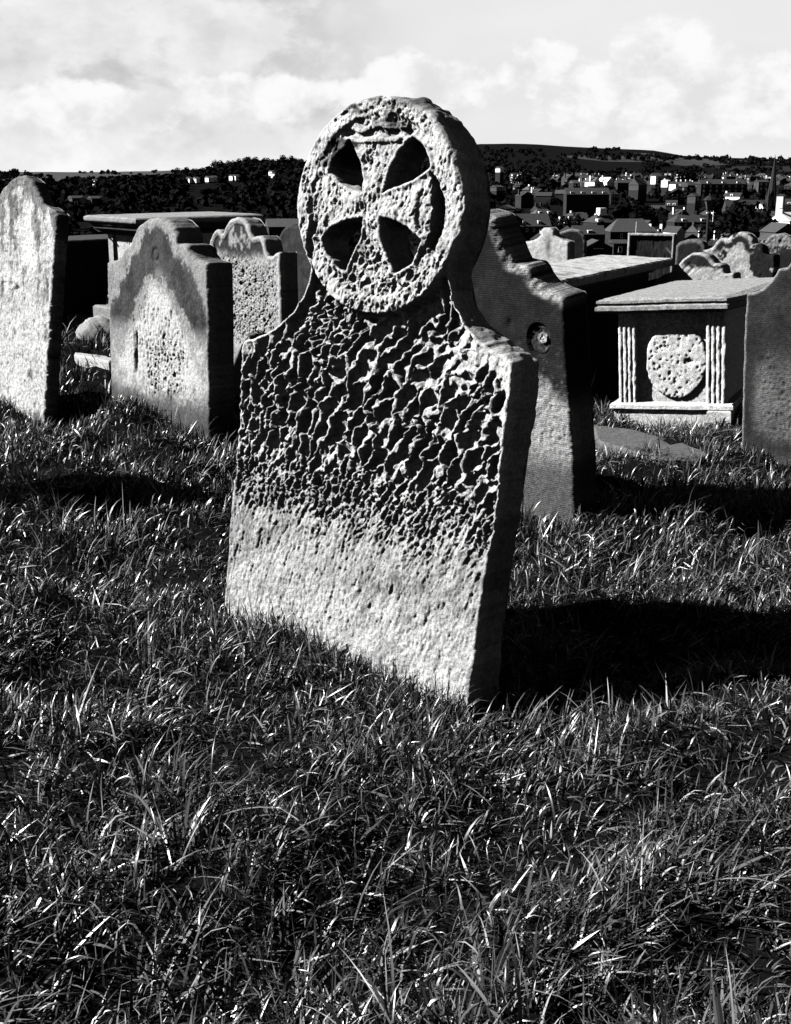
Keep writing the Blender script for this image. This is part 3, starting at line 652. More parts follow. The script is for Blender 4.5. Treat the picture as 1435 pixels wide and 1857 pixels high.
OUT13 = [(-0.72, -0.25), (-0.715, 0.618), (-0.665, 0.632), (-0.604, 0.650), (-0.561, 0.676), (-0.497, 0.699), (-0.478, 0.722), (-0.475, 0.752), (-0.455, 0.765), (-0.436, 0.752), (-0.426, 0.768), (-0.405, 0.795), (-0.375, 0.820), (-0.326, 0.845), (-0.271, 0.848), (-0.223, 0.833), (-0.192, 0.806), (-0.164, 0.775), (-0.123, 0.782), (-0.101, 0.767), (-0.084, 0.712), (-0.011, 0.722), (0.0, 0.60), (0.0, -0.25)]
me = simple(OUT13, 870, 0.40, res=0.007, amp=0.004, streak=0.010, darkfn=lambda x, y, dep, n_: 0.96 * np.maximum(ss(y + .03 * n_, 0.735, 0.765) * ss(dep, 0.012, 0.02) , ss(-x, 0.60, 0.62)), chaikin=1)
stone_obj('headstone', me, M_FAR, (2.331, 8.1), 42, 0, 'arched headstone with slanting furrows, between the two chest tombs on the right')
OUT16 = [(-0.5, -0.25), (-0.5, 0.66), (-0.44, 0.72), (-0.36, 0.73), (-0.30, 0.78), (-0.2, 0.80), (-0.12, 0.77), (-0.05, 0.72), (0.0, 0.64), (0.0, -0.25)]
me = simple(OUT16, 880, 0.28, res=0.012, amp=0.02, pit=0.02, darkfn=lambda x, y, dep, n_: 0.93 * ss(n_, -0.05, .15))
stone_obj('headstone', me, M_FAR, (4.15, 12.2), 38, 0, 'crumbling mottled headstone beyond the three-lobed one, near the right edge')
OUT17 = [(-0.25, -0.25), (-0.25, 0.66), (-0.18, 0.73), (-0.08, 0.77), (0.02, 0.78), (0.12, 0.76), (0.2, 0.70), (0.25, 0.62), (0.25, -0.25)]
me = simple(OUT17, 890, 0.012, res=0.012)
stone_obj('headstone', me, M_FAR, (3.33, 9.95), 38, 0, 'black rounded headstone showing only its curved shoulder at the right edge')
# one more stone of the row, standing just outside the left edge; its shadow crosses the grass
OUT18 = [(-0.8, -0.25), (-0.8, 0.85), (-0.7, 0.9), (-0.6, 1.02), (-0.4, 1.1), (-0.2, 1.02), (-0.1, 0.9), (0.0, 0.85), (0.0, -0.25)]
me = simple(OUT18, 900, 0.3, res=0.02)
stone_obj('headstone', me, M_FAR, (-2.02, 4.52), 42, 0, 'round-headed headstone standing in the grass beyond the left edge of view')

# ------------------------------------------------------------------ chest tombs
def stack(name, poly, rings, mat, parent=None, tone=0.4, rough=0.003, seed=1, step=0.05, sides=None, tonef=None):
    """solid from a ground polygon: rings of (inset, z); poly counter-clockwise"""
    P = []
    n_ = len(poly)
    for k in range(n_):
        a = Vector(poly[k]); b = Vector(poly[(k + 1) % n_]); m = max(1, int((b - a).length / step))
        pv = (a - Vector(poly[k - 1])).normalized(); nx_ = (b - a).normalized()
        for s in range(m):
            if s == 0:
                n1 = Vector((pv.y, -pv.x)); n2 = Vector((nx_.y, -nx_.x)); nn = (n1 + n2); nn = nn / max(0.3, nn.length_squared / 2) 
            else: nn = Vector((nx_.y, -nx_.x))
            P.append((a.lerp(b, s / m), nn))
    m = len(P); V = []
    for (ins, z) in rings:
        for q, nn in P: V.append([q.x - nn.x * ins, q.y - nn.y * ins, z])
    V = np.array(V)
    nz_ = rough * fbm(V[:, 0] / .05 + V[:, 2] * 9, V[:, 1] / .05 - V[:, 2] * 5, seed, 3)
    V[:, 2] += rough * 0.7 * fbm(V[:, 0] / .07, V[:, 1] / .07 + V[:, 2] * 4, seed + 3, 3)
    nv = np.array([[nn.x, nn.y] for _, nn in P] * len(rings)); V[:, :2] += nv * nz_[:, None]
    F4 = []
    for k in range(len(rings) - 1):
        for s in range(m):
            s2 = (s + 1) % m; F4.append([k * m + s, k * m + s2, (k + 1) * m + s2, (k + 1) * m + s])
    loops = [[Vector((V[s][0], V[s][1], 0)) for s in range(m)]]
    tri = np.array(tessellate_polygon(loops)); top = tri + (len(rings) - 1) * m
    # make windings consistent: top up
    def fix(tr, up):
        a, b, c_ = V[tr[:, 0]], V[tr[:, 1]], V[tr[:, 2]]
        zc = (b[:, 0] - a[:, 0]) * (c_[:, 1] - a[:, 1]) - (b[:, 1] - a[:, 1]) * (c_[:, 0] - a[:, 0])
        fl = (zc > 0) != up; tr = tr.copy(); tr[fl] = tr[fl][:, ::-1]; return tr
    T = np.full(len(V), tone) if tonef is None else tonef(V)
    me = mesh_np(name, V, [np.array(F4), fix(top, True), fix(tri, False)], False, T)
    return link(name, me, mat, parent)
def rect(x0, y0, x1, y1): return [(x0, y0), (x1, y0), (x1, y1), (x0, y1)]
def box(name, x0, y0, z0, x1, y1, z1, mat, parent=None, tone=0.4, rough=0.002, seed=1, bev=0.004):
    return stack(name, rect(x0, y0, x1, y1), [(0.0, z0), (0.0, z1 - bev), (bev, z1)], mat, parent, tone, rough, seed)

# ---- chest tomb with the oval plaque (right)
CT = empty('chest_tomb', (1.56, 6.42, 0.0), (0, R(-4.0), R(-26)))
tag(CT, 'small chest tomb with a white pitted oval plaque and fluted pilasters under a moulded slab', 'tomb', 'chest tombs')
box('plinth', -0.325, -0.015, -0.2, 0.325, 1.2, 0.105, M_PALE, CT, 0.72, 0.003, 901)
box('plinth_moulding', -0.345, -0.035, 0.1045, 0.345, 1.2, 0.135, M_PALE, CT, 0.78, 0.003, 902, 0.01)
box('corner_block', 0.205, -0.045, -0.2, 0.335, 0.06, 0.099, M_PALE, CT, 0.66, 0.004, 903, 0.006)
box('body', -0.29, 0.045, 0.13, 0.29, 1.15, 0.638, M_PALE, CT, 0.74, 0.003, 904)
def pilaster(x0, x1, seed):
    nxp, nz2 = 30, 60
    u = np.linspace(0, 1, nxp); v = np.linspace(0.134, 0.636, nz2); U, Vv = np.meshgrid(u, v)
    fl = 0.011 * np.abs(np.sin(U * math.pi * 4.0)) ** 0.6
    Xp = x0 + (x1 - x0) * U; Yp = 0.018 - fl + 0.004 * fbm(Xp / .012, Vv / .03, seed, 3) + 0.006 * np.clip(fbm(Xp / .02, Vv / .05, seed + 5, 2), 0, 1)
    Yp = Yp - 0.012
    Vt = np.stack([Xp, Yp, Vv], -1).reshape(-1, 3)
    i = np.arange(nz2 - 1)[:, None] * nxp; j = np.arange(nxp - 1)[None]
    Fq = np.stack([i + j, i + j + 1, i + nxp + j + 1, i + nxp + j], -1).reshape(-1, 4)
    # side returns
    off = len(Vt); L_ = Vt[::nxp].copy(); L_[:, 1] = 0.06; Rr = Vt[nxp - 1::nxp].copy(); Rr[:, 1] = 0.06
    Vt = np.concatenate([Vt, L_, Rr]); k = np.arange(nz2 - 1)
    FL_ = np.stack([off + k, k * nxp, (k + 1) * nxp, off + k + 1], -1)
    FR_ = np.stack([k * nxp + nxp - 1, off + nz2 + k, off + nz2 + k + 1, (k + 1) * nxp + nxp - 1], -1)
    return link('pilaster', mesh_np('pilaster', Vt, [Fq, FL_, FR_], True, np.full(len(Vt), 0.72)), M_PALE, CT)
pilaster(-0.300, -0.195, 911); pilaster(0.190, 0.300, 921)
def plaque():
    rx, rz = 0.172, 0.212; res = 0.006
    P = [(rx * math.cos(a), rz * math.sin(a)) for a in np.linspace(0, 2 * math.pi, 48, endpoint=False)]
    def dsp(x, y, dep):
        p, r = pits(x, y, 0.014, 1.1, 0, 0, 931, 0.4)
        big = np.exp(-(((x - .07) / .02) ** 2 + ((y - 0.0) / .014) ** 2)) * .02
        return 0.010 * p * (r > 0.78) + 0.003 * fbm(x / .04, y / .04, 932, 3) + big
    def tn(x, y, dep): return 0.74 + .04 * fbm(x / .05, y / .05, 933, 3)
    me = stone_mesh('oval_plaque', P, 0.05, res, dsp, tn, bevel=0.008, side_rough=0.002, edge_noise=0.003, layers=3, seed=93)
    o = link('oval_plaque', me, M_PALE, CT); o.location = (0.020, 0.026, 0.365)
plaque()
SL = stack('slab', [(-0.415, -0.065), (0.315, -0.065), (0.37, 0.10), (0.47, 1.30), (-0.30, 1.30)], [(0.05, 0.640), (0.05, 0.646), (0.012, 0.650), (0.0, 0.660), (0.0, 0.680), (0.015, 0.686), (0.015, 0.697), (0.006, 0.700), (0.006, 0.713), (0.024, 0.719), (0.045, 0.726)], M_PALE, CT, 0.36, 0.004, 941, 0.04)

# ---- big flat-topped chest tomb behind the medallion stone
BT = empty('chest_tomb', (1.5, 7.7, 0)); tag(BT, 'long chest tomb with wide pale slab and black side, behind the medallion headstone', 'tomb', 'chest tombs')
def loc(poly, o): return [(a - o[0], b - o[1]) for a, b in poly]
nr, fr, fl_, nl_ = (0.93, 6.58), (1.985, 8.43), (1.54, 8.86), (0.42, 6.90)
def tslab(V):
    n_ = fbm(V[:, 0] / .2, V[:, 1] / .1, 951, 3); return np.clip(0.50 + .1 * n_, .1, .7)
stack('body', loc([(0.93, 6.82), (1.80, 8.36), (1.50, 8.62), (0.60, 7.0)], (1.5, 7.7)), [(0, -0.25), (0, 0.705)], M_FAR, BT, 0.04, 0.004, 952)
stack('cornice', loc([(0.93, 6.74), (1.86, 8.38), (1.52, 8.70), (0.55, 6.96)], (1.5, 7.7)), [(0.03, 0.704), (0.0, 0.73), (0.0, 0.745)], M_FAR, BT, 0.12, 0.003, 953)
def slab_top(name, poly, z0, z1, parent, seed, tone, rough, inset=0.012):
    """slab with a finely divided uneven top"""
    a, b, c_, d_ = [np.array(p) for p in poly]; nu, nv = 50, 110
    u, v = np.meshgrid(np.linspace(0, 1, nu), np.linspace(0, 1, nv))
    Pp = (a[None, None] * (1 - u)[..., None] * (1 - v)[..., None] + b * u[..., None] * (1 - v)[..., None] + c_ * u[..., None] * v[..., None] + d_ * (1 - u)[..., None] * v[..., None])
    xx, yy = Pp[..., 0], Pp[..., 1]
    edge_ = np.minimum(np.minimum(u, 1 - u), np.minimum(v, 1 - v) * 2.5)
    zz = z1 + rough * fbm(xx / .12, yy / .12, seed, 3) + rough * .8 * fbm((xx + yy * .4) / .035, (yy - xx * .4) / .09, seed + 2, 3) - 0.010 * (1 - ss(edge_, 0, 0.02))
    V = np.stack([xx, yy, zz], -1).reshape(-1, 3)
    n_ = fbm((xx + yy * .5) / .06, (yy - xx * .5) / .2, seed + 4, 4).ravel()
    T = tone * (1 - 0.55 * ss(n_, 0.15, 0.5))
    i = np.arange(nv - 1)[:, None] * nu; j = np.arange(nu - 1)[None]
    F = np.stack([i + j, i + j + 1, i + nu + j + 1, i + nu + j], -1).reshape(-1, 4)
    rim = np.concatenate([np.arange(nu), np.arange(1, nv) * nu + nu - 1, (nv - 1) * nu + np.arange(nu - 2, -1, -1), np.arange(nv - 2, 0, -1) * nu])
    off = len(V); lowv = V[rim].copy(); lowv[:, 2] = z0; k = len(rim); s = np.arange(k); s2 = (s + 1) % k
    F2 = np.stack([off + s, off + s2, rim[s2], rim[s]], -1)
    V = np.concatenate([V, lowv, [lowv.mean(0)]]); T = np.concatenate([T, np.full(k + 1, tone * .8)])
    F3_ = np.stack([off + s2, off + s, np.full(k, off + k)], -1)
    return link(name, mesh_np(name, V, [F, F2, F3_], False, T), M_FAR, parent)
slab_top('slab', loc([nl_, nr, fr, fl_], (1.5, 7.7)), 0.748, 0.80, BT, 961, 0.58, 0.0035)

# ---- moulded chest tomb on the left
c38, s38 = math.cos(R(38)), math.sin(R(38))
LT = empty('chest_tomb', (-2.72, 10.35, 0), (0, R(1.2), R(-38)))
tag(LT, 'classical chest tomb with moulded slab and corner pilasters, behind the stained domed stone', 'tomb', 'chest tombs')
stack('base_block', rect(0.03, 0.02, 0.72, 1.75), [(0, -0.2), (0, 0.255), (0.012, 0.27)], M_FAR, LT, 0.34, 0.006, 971)
stack('plinth', rect(0.125, 0.10, 0.62, 1.45), [(0, 0.265), (0, 0.34), (0.012, 0.365)], M_FAR, LT, 0.30, 0.004, 972)
stack('body', rect(0.175, 0.16, 0.57, 1.40), [(0, 0.36), (0, 0.885)], M_FAR, LT, 0.62, 0.002, 973)
for px_ in (0.15, 0.53): stack('pilaster', rect(px_, 0.135, px_ + 0.062, 0.21), [(0, 0.362), (0.0, 0.876), (-.008, 0.878), (-.008, 0.887)], M_FAR, LT, 0.50, 0.002, 974)
stack('cornice', rect(0.0, 0.0, 0.69, 1.51), [(0.13, 0.884), (0.13, 0.905), (0.055, 0.935), (0.05, 0.962), (0.035, 0.966), (0.035, 0.985)], M_FAR, LT, 0.08, 0.002, 975)
stack('slab', rect(0.0, 0.0, 0.69, 1.51), [(0.02, 0.984), (0.004, 0.998), (0.0, 1.008), (0.0, 1.028), (0.012, 1.036), (0.03, 1.042)], M_FAR, LT, 0.38, 0.003, 976)
tb = bpy.data.curves.new('inscription', 'FONT'); tb.body = 'H'; tb.size = 0.07; tb.extrude = 0.002
M_INK = mat_plain('dark_lettering', 0.05)
to = bpy.data.objects.new('inscription_source', tb); COL.objects.link(to); bpy.context.view_layer.update()
tm = bpy.data.meshes.new_from_object(to.evaluated_get(bpy.context.evaluated_depsgraph_get())); bpy.data.objects.remove(to)
tm.materials.clear(); tm.materials.append(M_INK); to = link('inscription', tm, None, LT)
to.location = (0.36, 0.157, 0.815); to.rotation_euler = (R(90), 0, 0)

# ---- dark chest tomb at far left
DT = empty('chest_tomb', (-3.2, 10.3, 0), (0, 0, R(-38)))
tag(DT, 'plain black-sided chest tomb in deep shade behind the leftmost headstone', 'tomb', 'chest tombs')
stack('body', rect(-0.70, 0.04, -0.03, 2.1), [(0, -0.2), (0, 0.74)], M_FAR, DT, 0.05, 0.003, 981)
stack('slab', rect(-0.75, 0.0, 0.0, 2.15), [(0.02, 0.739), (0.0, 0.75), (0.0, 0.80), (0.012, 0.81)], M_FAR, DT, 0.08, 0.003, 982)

# ---- loose stones
def boulder(name, locv, s, label, cat, tone, seed, mat=M_FAR, rotz=0):
    bm = bmesh.new(); bmesh.ops.create_icosphere(bm, subdivisions=4, radius=1)
    V = np.array([v.co[:] for v in bm.verts]); Fc = np.array([[v.index for v in f.verts] for f in bm.faces]); bm.free()
    n_ = fbm(V[:, 0] * 1.5 + V[:, 2], V[:, 1] * 1.5 - V[:, 2], seed, 4)
    V = V * (1 + 0.25 * n_ + 0.12 * fbm(V[:, 0] * 6 + V[:, 2] * 5, V[:, 1] * 6 - V[:, 2] * 4, seed + 1, 3))[:, None] * np.array(s)
    o = link(name, mesh_np(name, V, [Fc], True, np.full(len(V), tone) * (1 + .3 * n_)), mat); o.location = locv; o.rotation_euler = (0, 0, rotz)
    return tag(o, label, cat)
boulder('boulder', (-2.60, 10.14, 0.03), (0.18, 0.13, 0.14), 'rounded pale boulder at the foot of the classical chest tomb', 'boulder', 0.38, 5)
kb = stack('kerb_stone', loc([(-3.10, 10.70), (-2.72, 10.42), (-2.66, 10.52), (-3.04, 10.80)], (-2.9, 10.6)), [(0, -0.1), (0, 0.14), (0.008, 0.15)], M_FAR, None, 0.18, 0.003, 985)
kb.location = (-2.9, 10.6, 0); tag(kb, 'low dark kerb stone with a pale end, beside the boulder', 'kerb stone')
def flat_slab(name, poly, z, label, tone, seed):
    cx = sum(p[0] for p in poly) / len(poly); cy = sum(p[1] for p in poly) / len(poly)
    o = stack(name, loc(poly, (cx, cy)), [(0.0, -0.06), (0.0, z - 0.012), (0.012, z)], M_FAR, None, tone, 0.008, seed, 0.04)
    o.location = (cx, cy, 0); tag(o, label, 'ledger stone'); return o
flat_slab('ledger_stone', [(1.04, 5.80), (1.25, 5.43), (1.46, 5.40), (1.545, 5.50), (1.47, 5.76), (1.26, 6.12), (1.07, 6.22)], 0.055, 'worn flat stone sunk in the grass before the oval-plaque tomb', 0.15, 991)
flat_slab('ledger_stone', [(-2.44, 8.78), (-2.09, 8.42), (-2.05, 8.50), (-2.16, 8.68), (-2.47, 8.90)], 0.065, 'thin pale strip of flat stone in the grass between the two leftmost headstones', 0.55, 995)

# ------------------------------------------------------------------ grass
FOOT = [((-0.177, 3.107), 39.6, -0.47, 0.475, -0.005, 0.14), ((-2.047, 6.628), 42, -0.95, 0, 0, 0.08), ((-0.983, 5.974), 45, -0.95, 0, 0, 0.16), ((-0.683, 6.877), 48, -0.77, 0, 0, 0.13),
        ((0.723, 4.465), 42, -0.94, 0, 0, 0.16), ((1.698, 5.543), 42, 0, 0.86, 0, 0.12), ((1.56, 6.42), 26, -0.34, 0.34, -0.03, 1.2)]
def inside_stone(x, y):
    m = np.zeros(x.shape, bool)
    for (o, th, u0, u1, v0, v1) in FOOT:
        c_, s_ = math.cos(R(th)), math.sin(R(th)); dx = x - o[0]; dy = y - o[1]
        u = dx * c_ - dy * s_; v = dx * s_ + dy * c_
        m |= (u > u0) & (u < u1) & (v > v0) & (v < v1)
    m |= (x > 1.10) & (x < 1.50) & (y > 5.45) & (y < 6.1) & (np.abs((x - 1.29) * .85 + (y - 5.77) * .5) < 0.11)
    return m
def blades(n, xr, yr, nseg, Lm, Ls, Wm, clump, seed, pts=None, lie=0.3, tone=(0.010, 0.19)):
    g_ = np.random.default_rng(seed)
    y = yr[0] + (yr[1] - yr[0]) * g_.random(n * 2); x = (g_.random(n * 2) - 0.5) * 2
    hw = 0.36 * y + 0.28
    x = x * xr; keep = np.abs(x) < hw
    x = x[keep]; y = y[keep]
    if pts is not None: x, y = pts
    # gather into tufts
    if clump:
        k = int(len(x) * 0.09); cx = x[:k]; cy = y[:k]; idx = g_.integers(0, k, len(x)); w = g_.random(len(x)) < 0.6
        rr = np.abs(g_.normal(0, 0.022, len(x))); aa = g_.random(len(x)) * 6.283
        x = np.where(w, cx[idx] + rr * np.cos(aa), x); y = np.where(w, cy[idx] + rr * np.sin(aa), y)
        ta = g_.random(k) * 6.283; tl = g_.normal(1, 0.30, k).clip(.4, 1.6)
        dirb = np.where(w, np.where(g_.random(len(x)) < .5, ta[idx], aa), g_.random(len(x)) * 6.283); lf = np.where(w, tl[idx], 0.85)
    else:
        dirb = g_.random(len(x)) * 6.283; lf = np.ones(len(x))
    m = ~inside_stone(x, y); x, y, dirb, lf = x[m][:n], y[m][:n], dirb[m][:n], lf[m][:n]; n = len(x)
    edge_t = np.zeros(n)
    field = fbm(x / .35, y / .35, 55, 3)                     # lush and thin patches
    fa = 6.0 * fbm(x / .45, y / .45, 56, 2)
    # a prevailing lean to the right and towards the viewer
    vx = np.cos(dirb) + 0.12 + 0.5 * np.cos(fa); vy = np.sin(dirb) - 0.1 + 0.5 * np.sin(fa); dirb = np.arctan2(vy, vx)
    Ln = np.clip(g_.normal(Lm, Ls, n), 0.02, None) * lf * (1 + 0.75 * field)
    Wd = Wm * (0.45 + 0.9 * g_.random(n) ** 1.5) * (1 + 0.25 * (Ln > Lm * 1.4))
    tilt = np.abs(g_.normal(0.30, 0.28, n)); lay = g_.random(n) < lie; tilt = np.where(lay, 0.8 + 0.6 * g_.random(n), tilt)
    curve = np.abs(g_.normal(1.1, 0.75, n)) * np.where(lay, 0.5, 1)
    tw = g_.normal(0, 0.7, n)
    z0 = terr(x, y) - 0.01
    pos = np.stack([x, y, z0], -1); P_ = []; T_ = []
    wdir0 = np.stack([-np.sin(dirb), np.cos(dirb), np.zeros(n)], -1)
    for k in range(nseg + 1):
        t = k / nseg
        th = tilt + curve * t ** 1.4
        dv = np.stack([np.cos(dirb) * np.sin(th), np.sin(dirb) * np.sin(th), np.cos(th)], -1)
        nrm = np.cross(wdir0, dv)
        a_ = tw * (0.4 + 0.6 * t)
        wd = wdir0 * np.cos(a_)[:, None] + nrm * np.sin(a_)[:, None]
        wk = Wd * (0.75 + 0.6 * t - 1.35 * t * t) * 0.5
        if k < nseg:
            P_.append(pos - wd * wk[:, None]); P_.append(pos + wd * wk[:, None])
        else: P_.append(pos)
        pos = pos + dv * (Ln / nseg)[:, None]
    nv = 2 * nseg + 1
    V = np.stack(P_, 1).reshape(-1, 3)
    gz = terr(V[:, 0], V[:, 1]) if False else None
    tb_ = tone[0] + (tone[1] - tone[0]) * g_.random(n) ** 2.4
    dry = g_.random(n) < 0.035; tb_ = np.where(dry, 0.30 + .15 * g_.random(n), tb_)
    T = np.repeat(tb_, nv)
    base_ = (np.arange(n) * nv)[:, None]
    q = np.concatenate([np.array([[2 * k, 2 * k + 1, 2 * k + 3, 2 * k + 2]]) for k in range(nseg - 1)])
    F = (base_[:, :, None] + q[None]).reshape(-1, 4)
    F3 = (base_ + np.array([[2 * nseg - 2, 2 * nseg - 1, 2 * nseg]]))
    return V, F, F3, T
M_GRASS = mat_plain('grass_blades', 0.26, 0.36, 0.22, 0.12, 30, use_tone=True)
Vs, Fs, F3s, Ts = [], [], [], []; off = 0
for args in (dict(n=112000, xr=1.9, yr=(1.15, 3.9), nseg=4, Lm=0.051, Ls=0.024, Wm=0.0050, clump=True, seed=1, lie=0.55),
             dict(n=1600, xr=1.9, yr=(1.2, 4.2), nseg=6, Lm=0.105, Ls=0.03, Wm=0.0066, clump=True, seed=2, lie=0.8, tone=(0.06, 0.26)),
             dict(n=95000, xr=2.9, yr=(3.9, 7.0), nseg=3, Lm=0.055, Ls=0.024, Wm=0.0058, clump=True, seed=3, lie=0.35),
             dict(n=1500, xr=2.9, yr=(4.0, 7.5), nseg=5, Lm=0.10, Ls=0.03, Wm=0.0065, clump=True, seed=4, lie=0.6, tone=(0.06, 0.26)),
             dict(n=34000, xr=5.2, yr=(7.0, 14.0), nseg=2, Lm=0.085, Ls=0.03, Wm=0.010, clump=True, seed=5, lie=0.2)):
    V, F, F3, T = blades(**args); Vs.append(V); Fs.append(F + off); F3s.append(F3 + off); Ts.append(T); off += len(V)
def foot_pts(o, th, u0, u1, n_, t, spread, seed):
    g_ = np.random.default_rng(seed); u = np.concatenate([g_.uniform(u0, u1, n_), np.full(n_ // 4, u1) + np.abs(g_.normal(0, spread, n_ // 4))]); v = np.concatenate([-0.012 - np.abs(g_.normal(0, spread, n_)), g_.uniform(0, t, n_ // 4)])
    c_, s_ = math.cos(R(th)), math.sin(R(th)); return o[0] + u * c_ + v * s_, o[1] - u * s_ + v * c_
for k, (o, th, u0, u1, t, n_) in enumerate((((-0.177, 3.107), 39.6, -0.5, 0.49, .13, 2200), ((-2.047, 6.628), 42, -0.95, 0.02, .08, 900), ((-0.983, 5.974), 45, -0.95, 0.02, .16, 1100), ((0.723, 4.465), 42, -0.94, 0.02, .16, 1200), ((1.698, 5.543), 42, 0, 0.86, .12, 800), ((1.56, 6.42), 26, -0.34, 0.34, .5, 700))):
    V, F, F3, T = blades(n_, 1, (1, 2), 5, 0.055 if k == 0 else 0.075, 0.028, 0.0046, False, 60 + k, pts=foot_pts(o, th, u0, u1, n_, t, 0.03, 80 + k), lie=0.15); Vs.append(V); Fs.append(F + off); F3s.append(F3 + off); Ts.append(T); off += len(V)
go = link('grass', mesh_np('grass', np.concatenate(Vs), [np.concatenate(Fs), np.concatenate(F3s)], True, np.concatenate(Ts)), M_GRASS)
tag(go, 'tangled rough grass covering the churchyard', 'grass', kind='stuff')

# ------------------------------------------------------------------ town and hills
def P2(px, D): return (px - 717.5) / 2185 * D
ICO = {}
def ico(sub):
    if sub not in ICO:
        bm = bmesh.new(); bmesh.ops.create_icosphere(bm, subdivisions=sub, radius=1)
        ICO[sub] = (np.array([v.co[:] for v in bm.verts]), np.array([[v.index for v in f.verts] for f in bm.faces])); bm.free()
    return ICO[sub]
def forest(n, seed, Dr, pxr, rr, dens=None):
    g_ = np.random.default_rng(seed); Vv, Ff = [], []; k = 0; tries = 0; nq = 26
    while k < n and tries < n * 6:
        tries += 1
        D = math.sqrt(g_.uniform(Dr[0] ** 2, Dr[1] ** 2)) if Dr[1] < 1600 else g_.uniform(*Dr); px = g_.uniform(*pxr); x = P2(px, D)
        if dens is not None and not dens(px, D, g_): continue
        r = g_.uniform(*rr); z = float(terr(x, D)) + r * 0.55
        d = g_.normal(0, 1, (nq, 3)); d /= np.linalg.norm(d, axis=1)[:, None]; d[:, 2] = np.abs(d[:, 2]) * g_.uniform(.8, 1.3)
        c_ = d * r * g_.uniform(.6, 1.0, (nq, 1)) + np.array([x, D, z - r * .4])
        a_ = g_.normal(0, 1, (nq, 3)); a_ /= np.linalg.norm(a_, axis=1)[:, None]; b_ = np.cross(a_, d); b_ /= np.linalg.norm(b_, axis=1)[:, None] + 1e-6
        s_ = r * g_.uniform(.28, .55, (nq, 1))
        Vv.append(np.stack([c_ - a_ * s_, c_ + b_ * s_, c_ + a_ * s_ * .8, c_ - b_ * s_], 1).reshape(-1, 3)); Ff.append(np.arange(nq * 4).reshape(-1, 4) + k * nq * 4); k += 1
    return np.concatenate(Vv), np.concatenate(Ff)
HSPOT = []
CLEAR = [(429, 1090), (421, 1090), (380, 1060), (356, 1030), (343, 1030), (388, 1070), (172, 1080), (136, 760), (170, 760), (493, 1200), (497, 1150)]
def dn(px, D, g_):
    if px < 560 and any(abs(px - c_[0]) < 9 and c_[1] - 200 < D < c_[1] + 8 for c_ in CLEAR): return False
    if D > 1700: return fbm(np.array([px / 60.]), np.array([D / 350.]), 66, 2)[0] > -0.12
    return not (px > 900 and D < 1150 and g_.random() < 0.62)
V1, F1 = forest(2000, 1, (330, 1000), (-250, 1700), (3, 6), dn)
V2, F2 = forest(3400, 2, (1000, 1540), (-250, 1700), (3.5, 6.5), dn)
V3, F3 = forest(2400, 3, (1900, 3900), (-300, 1800), (5, 10), dn)
fo = link('woodland', mesh_np('woodland', np.concatenate([V1, V2, V3]), [np.concatenate([F1, F2 + len(V1), F3 + len(V1) + len(V2)])], False), M_TREE)
tag(fo, 'dark woodland massed over the valley sides', 'woodland', kind='stuff')

# individual trees: trunk with limbs and a crown of leaf clumps
def crown_mesh(seed, nleaf=900):
    g_ = np.random.default_rng(seed)
    lob = [(g_.normal(0, .38), g_.normal(0, .38), g_.uniform(.35, 1.15), g_.uniform(.35, .6)) for _ in range(9)]
    P = []
    for _ in range(nleaf):
        l = lob[g_.integers(0, 9)]; d = g_.normal(0, 1, 3); d /= np.linalg.norm(d); P.append(np.array(l[:3]) + d * l[3] * g_.uniform(.7, 1.05))
    P = np.array(P); n_ = len(P); a = g_.normal(0, 1, (n_, 3)); a /= np.linalg.norm(a, axis=1)[:, None]; b = np.cross(a, g_.normal(0, 1, (n_, 3))); b /= np.linalg.norm(b, axis=1)[:, None]
    s = g_.uniform(.05, .13, n_)[:, None]
    V = np.stack([P - a * s, P + b * s * .8, P + a * s, P - b * s * .8], 1).reshape(-1, 3)
    return mesh_np('crown', V, [np.arange(n_ * 4).reshape(-1, 4)], False)
def trunk_mesh(seed):
    g_ = random.Random(seed); bm = bmesh.new()
    def limb(a, b, r0, r1):
        d = (b - a).normalized(); u = d.orthogonal().normalized(); w = d.cross(u); vs = []
        for p, r in ((a, r0), (b, r1)): vs.append([bm.verts.new(p + (u * math.cos(k * 1.0472) + w * math.sin(k * 1.0472)) * r) for k in range(6)])
        for k in range(6): bm.faces.new((vs[0][k], vs[0][(k + 1) % 6], vs[1][(k + 1) % 6], vs[1][k]))
    limb(Vector((0, 0, -.4)), Vector((0, 0, .5)), .07, .045)
    for k in range(6):
        a = k * 1.05 + g_.random(); limb(Vector((0, 0, .2 + .05 * k)), Vector((math.cos(a) * .5, math.sin(a) * .5, .6 + .12 * k)), .03, .01)
    me = bpy.data.meshes.new('trunk'); bm.to_mesh(me); bm.free(); me.materials.append(M_BARK); return me
CR = [crown_mesh(s) for s in (1, 2, 3)]; TRK = [trunk_mesh(s) for s in (1, 2)]
for m_ in CR: m_.materials.append(M_TREE)
TREES = []
def tree(px, D, s, k, label, group):
    x = P2(px, D); e = empty('tree', (x, D, float(terr(x, D)) + s * .3), (0, 0, k * 1.3)); e.scale = (s, s, s * (0.9 + .1 * (k % 3)))
    tag(e, label, 'tree', group)
    TREES.append((e, px, label)); c_ = link('crown', CR[k % 3], None, e); t_ = link('trunk', TRK[k % 2], None, e)
for k, px in enumerate((305, 322, 338, 352, 366, 392, 404, 418, 432, 447, 462, 480, 497, 515, 531, 547)):
    tree(px, 1495 + 8 * (k % 3), 4.6 + 2.6 * ((k * 7) % 4) / 3, k, 'small round tree on the wooded skyline left of the wheel', 'trees along the left skyline')
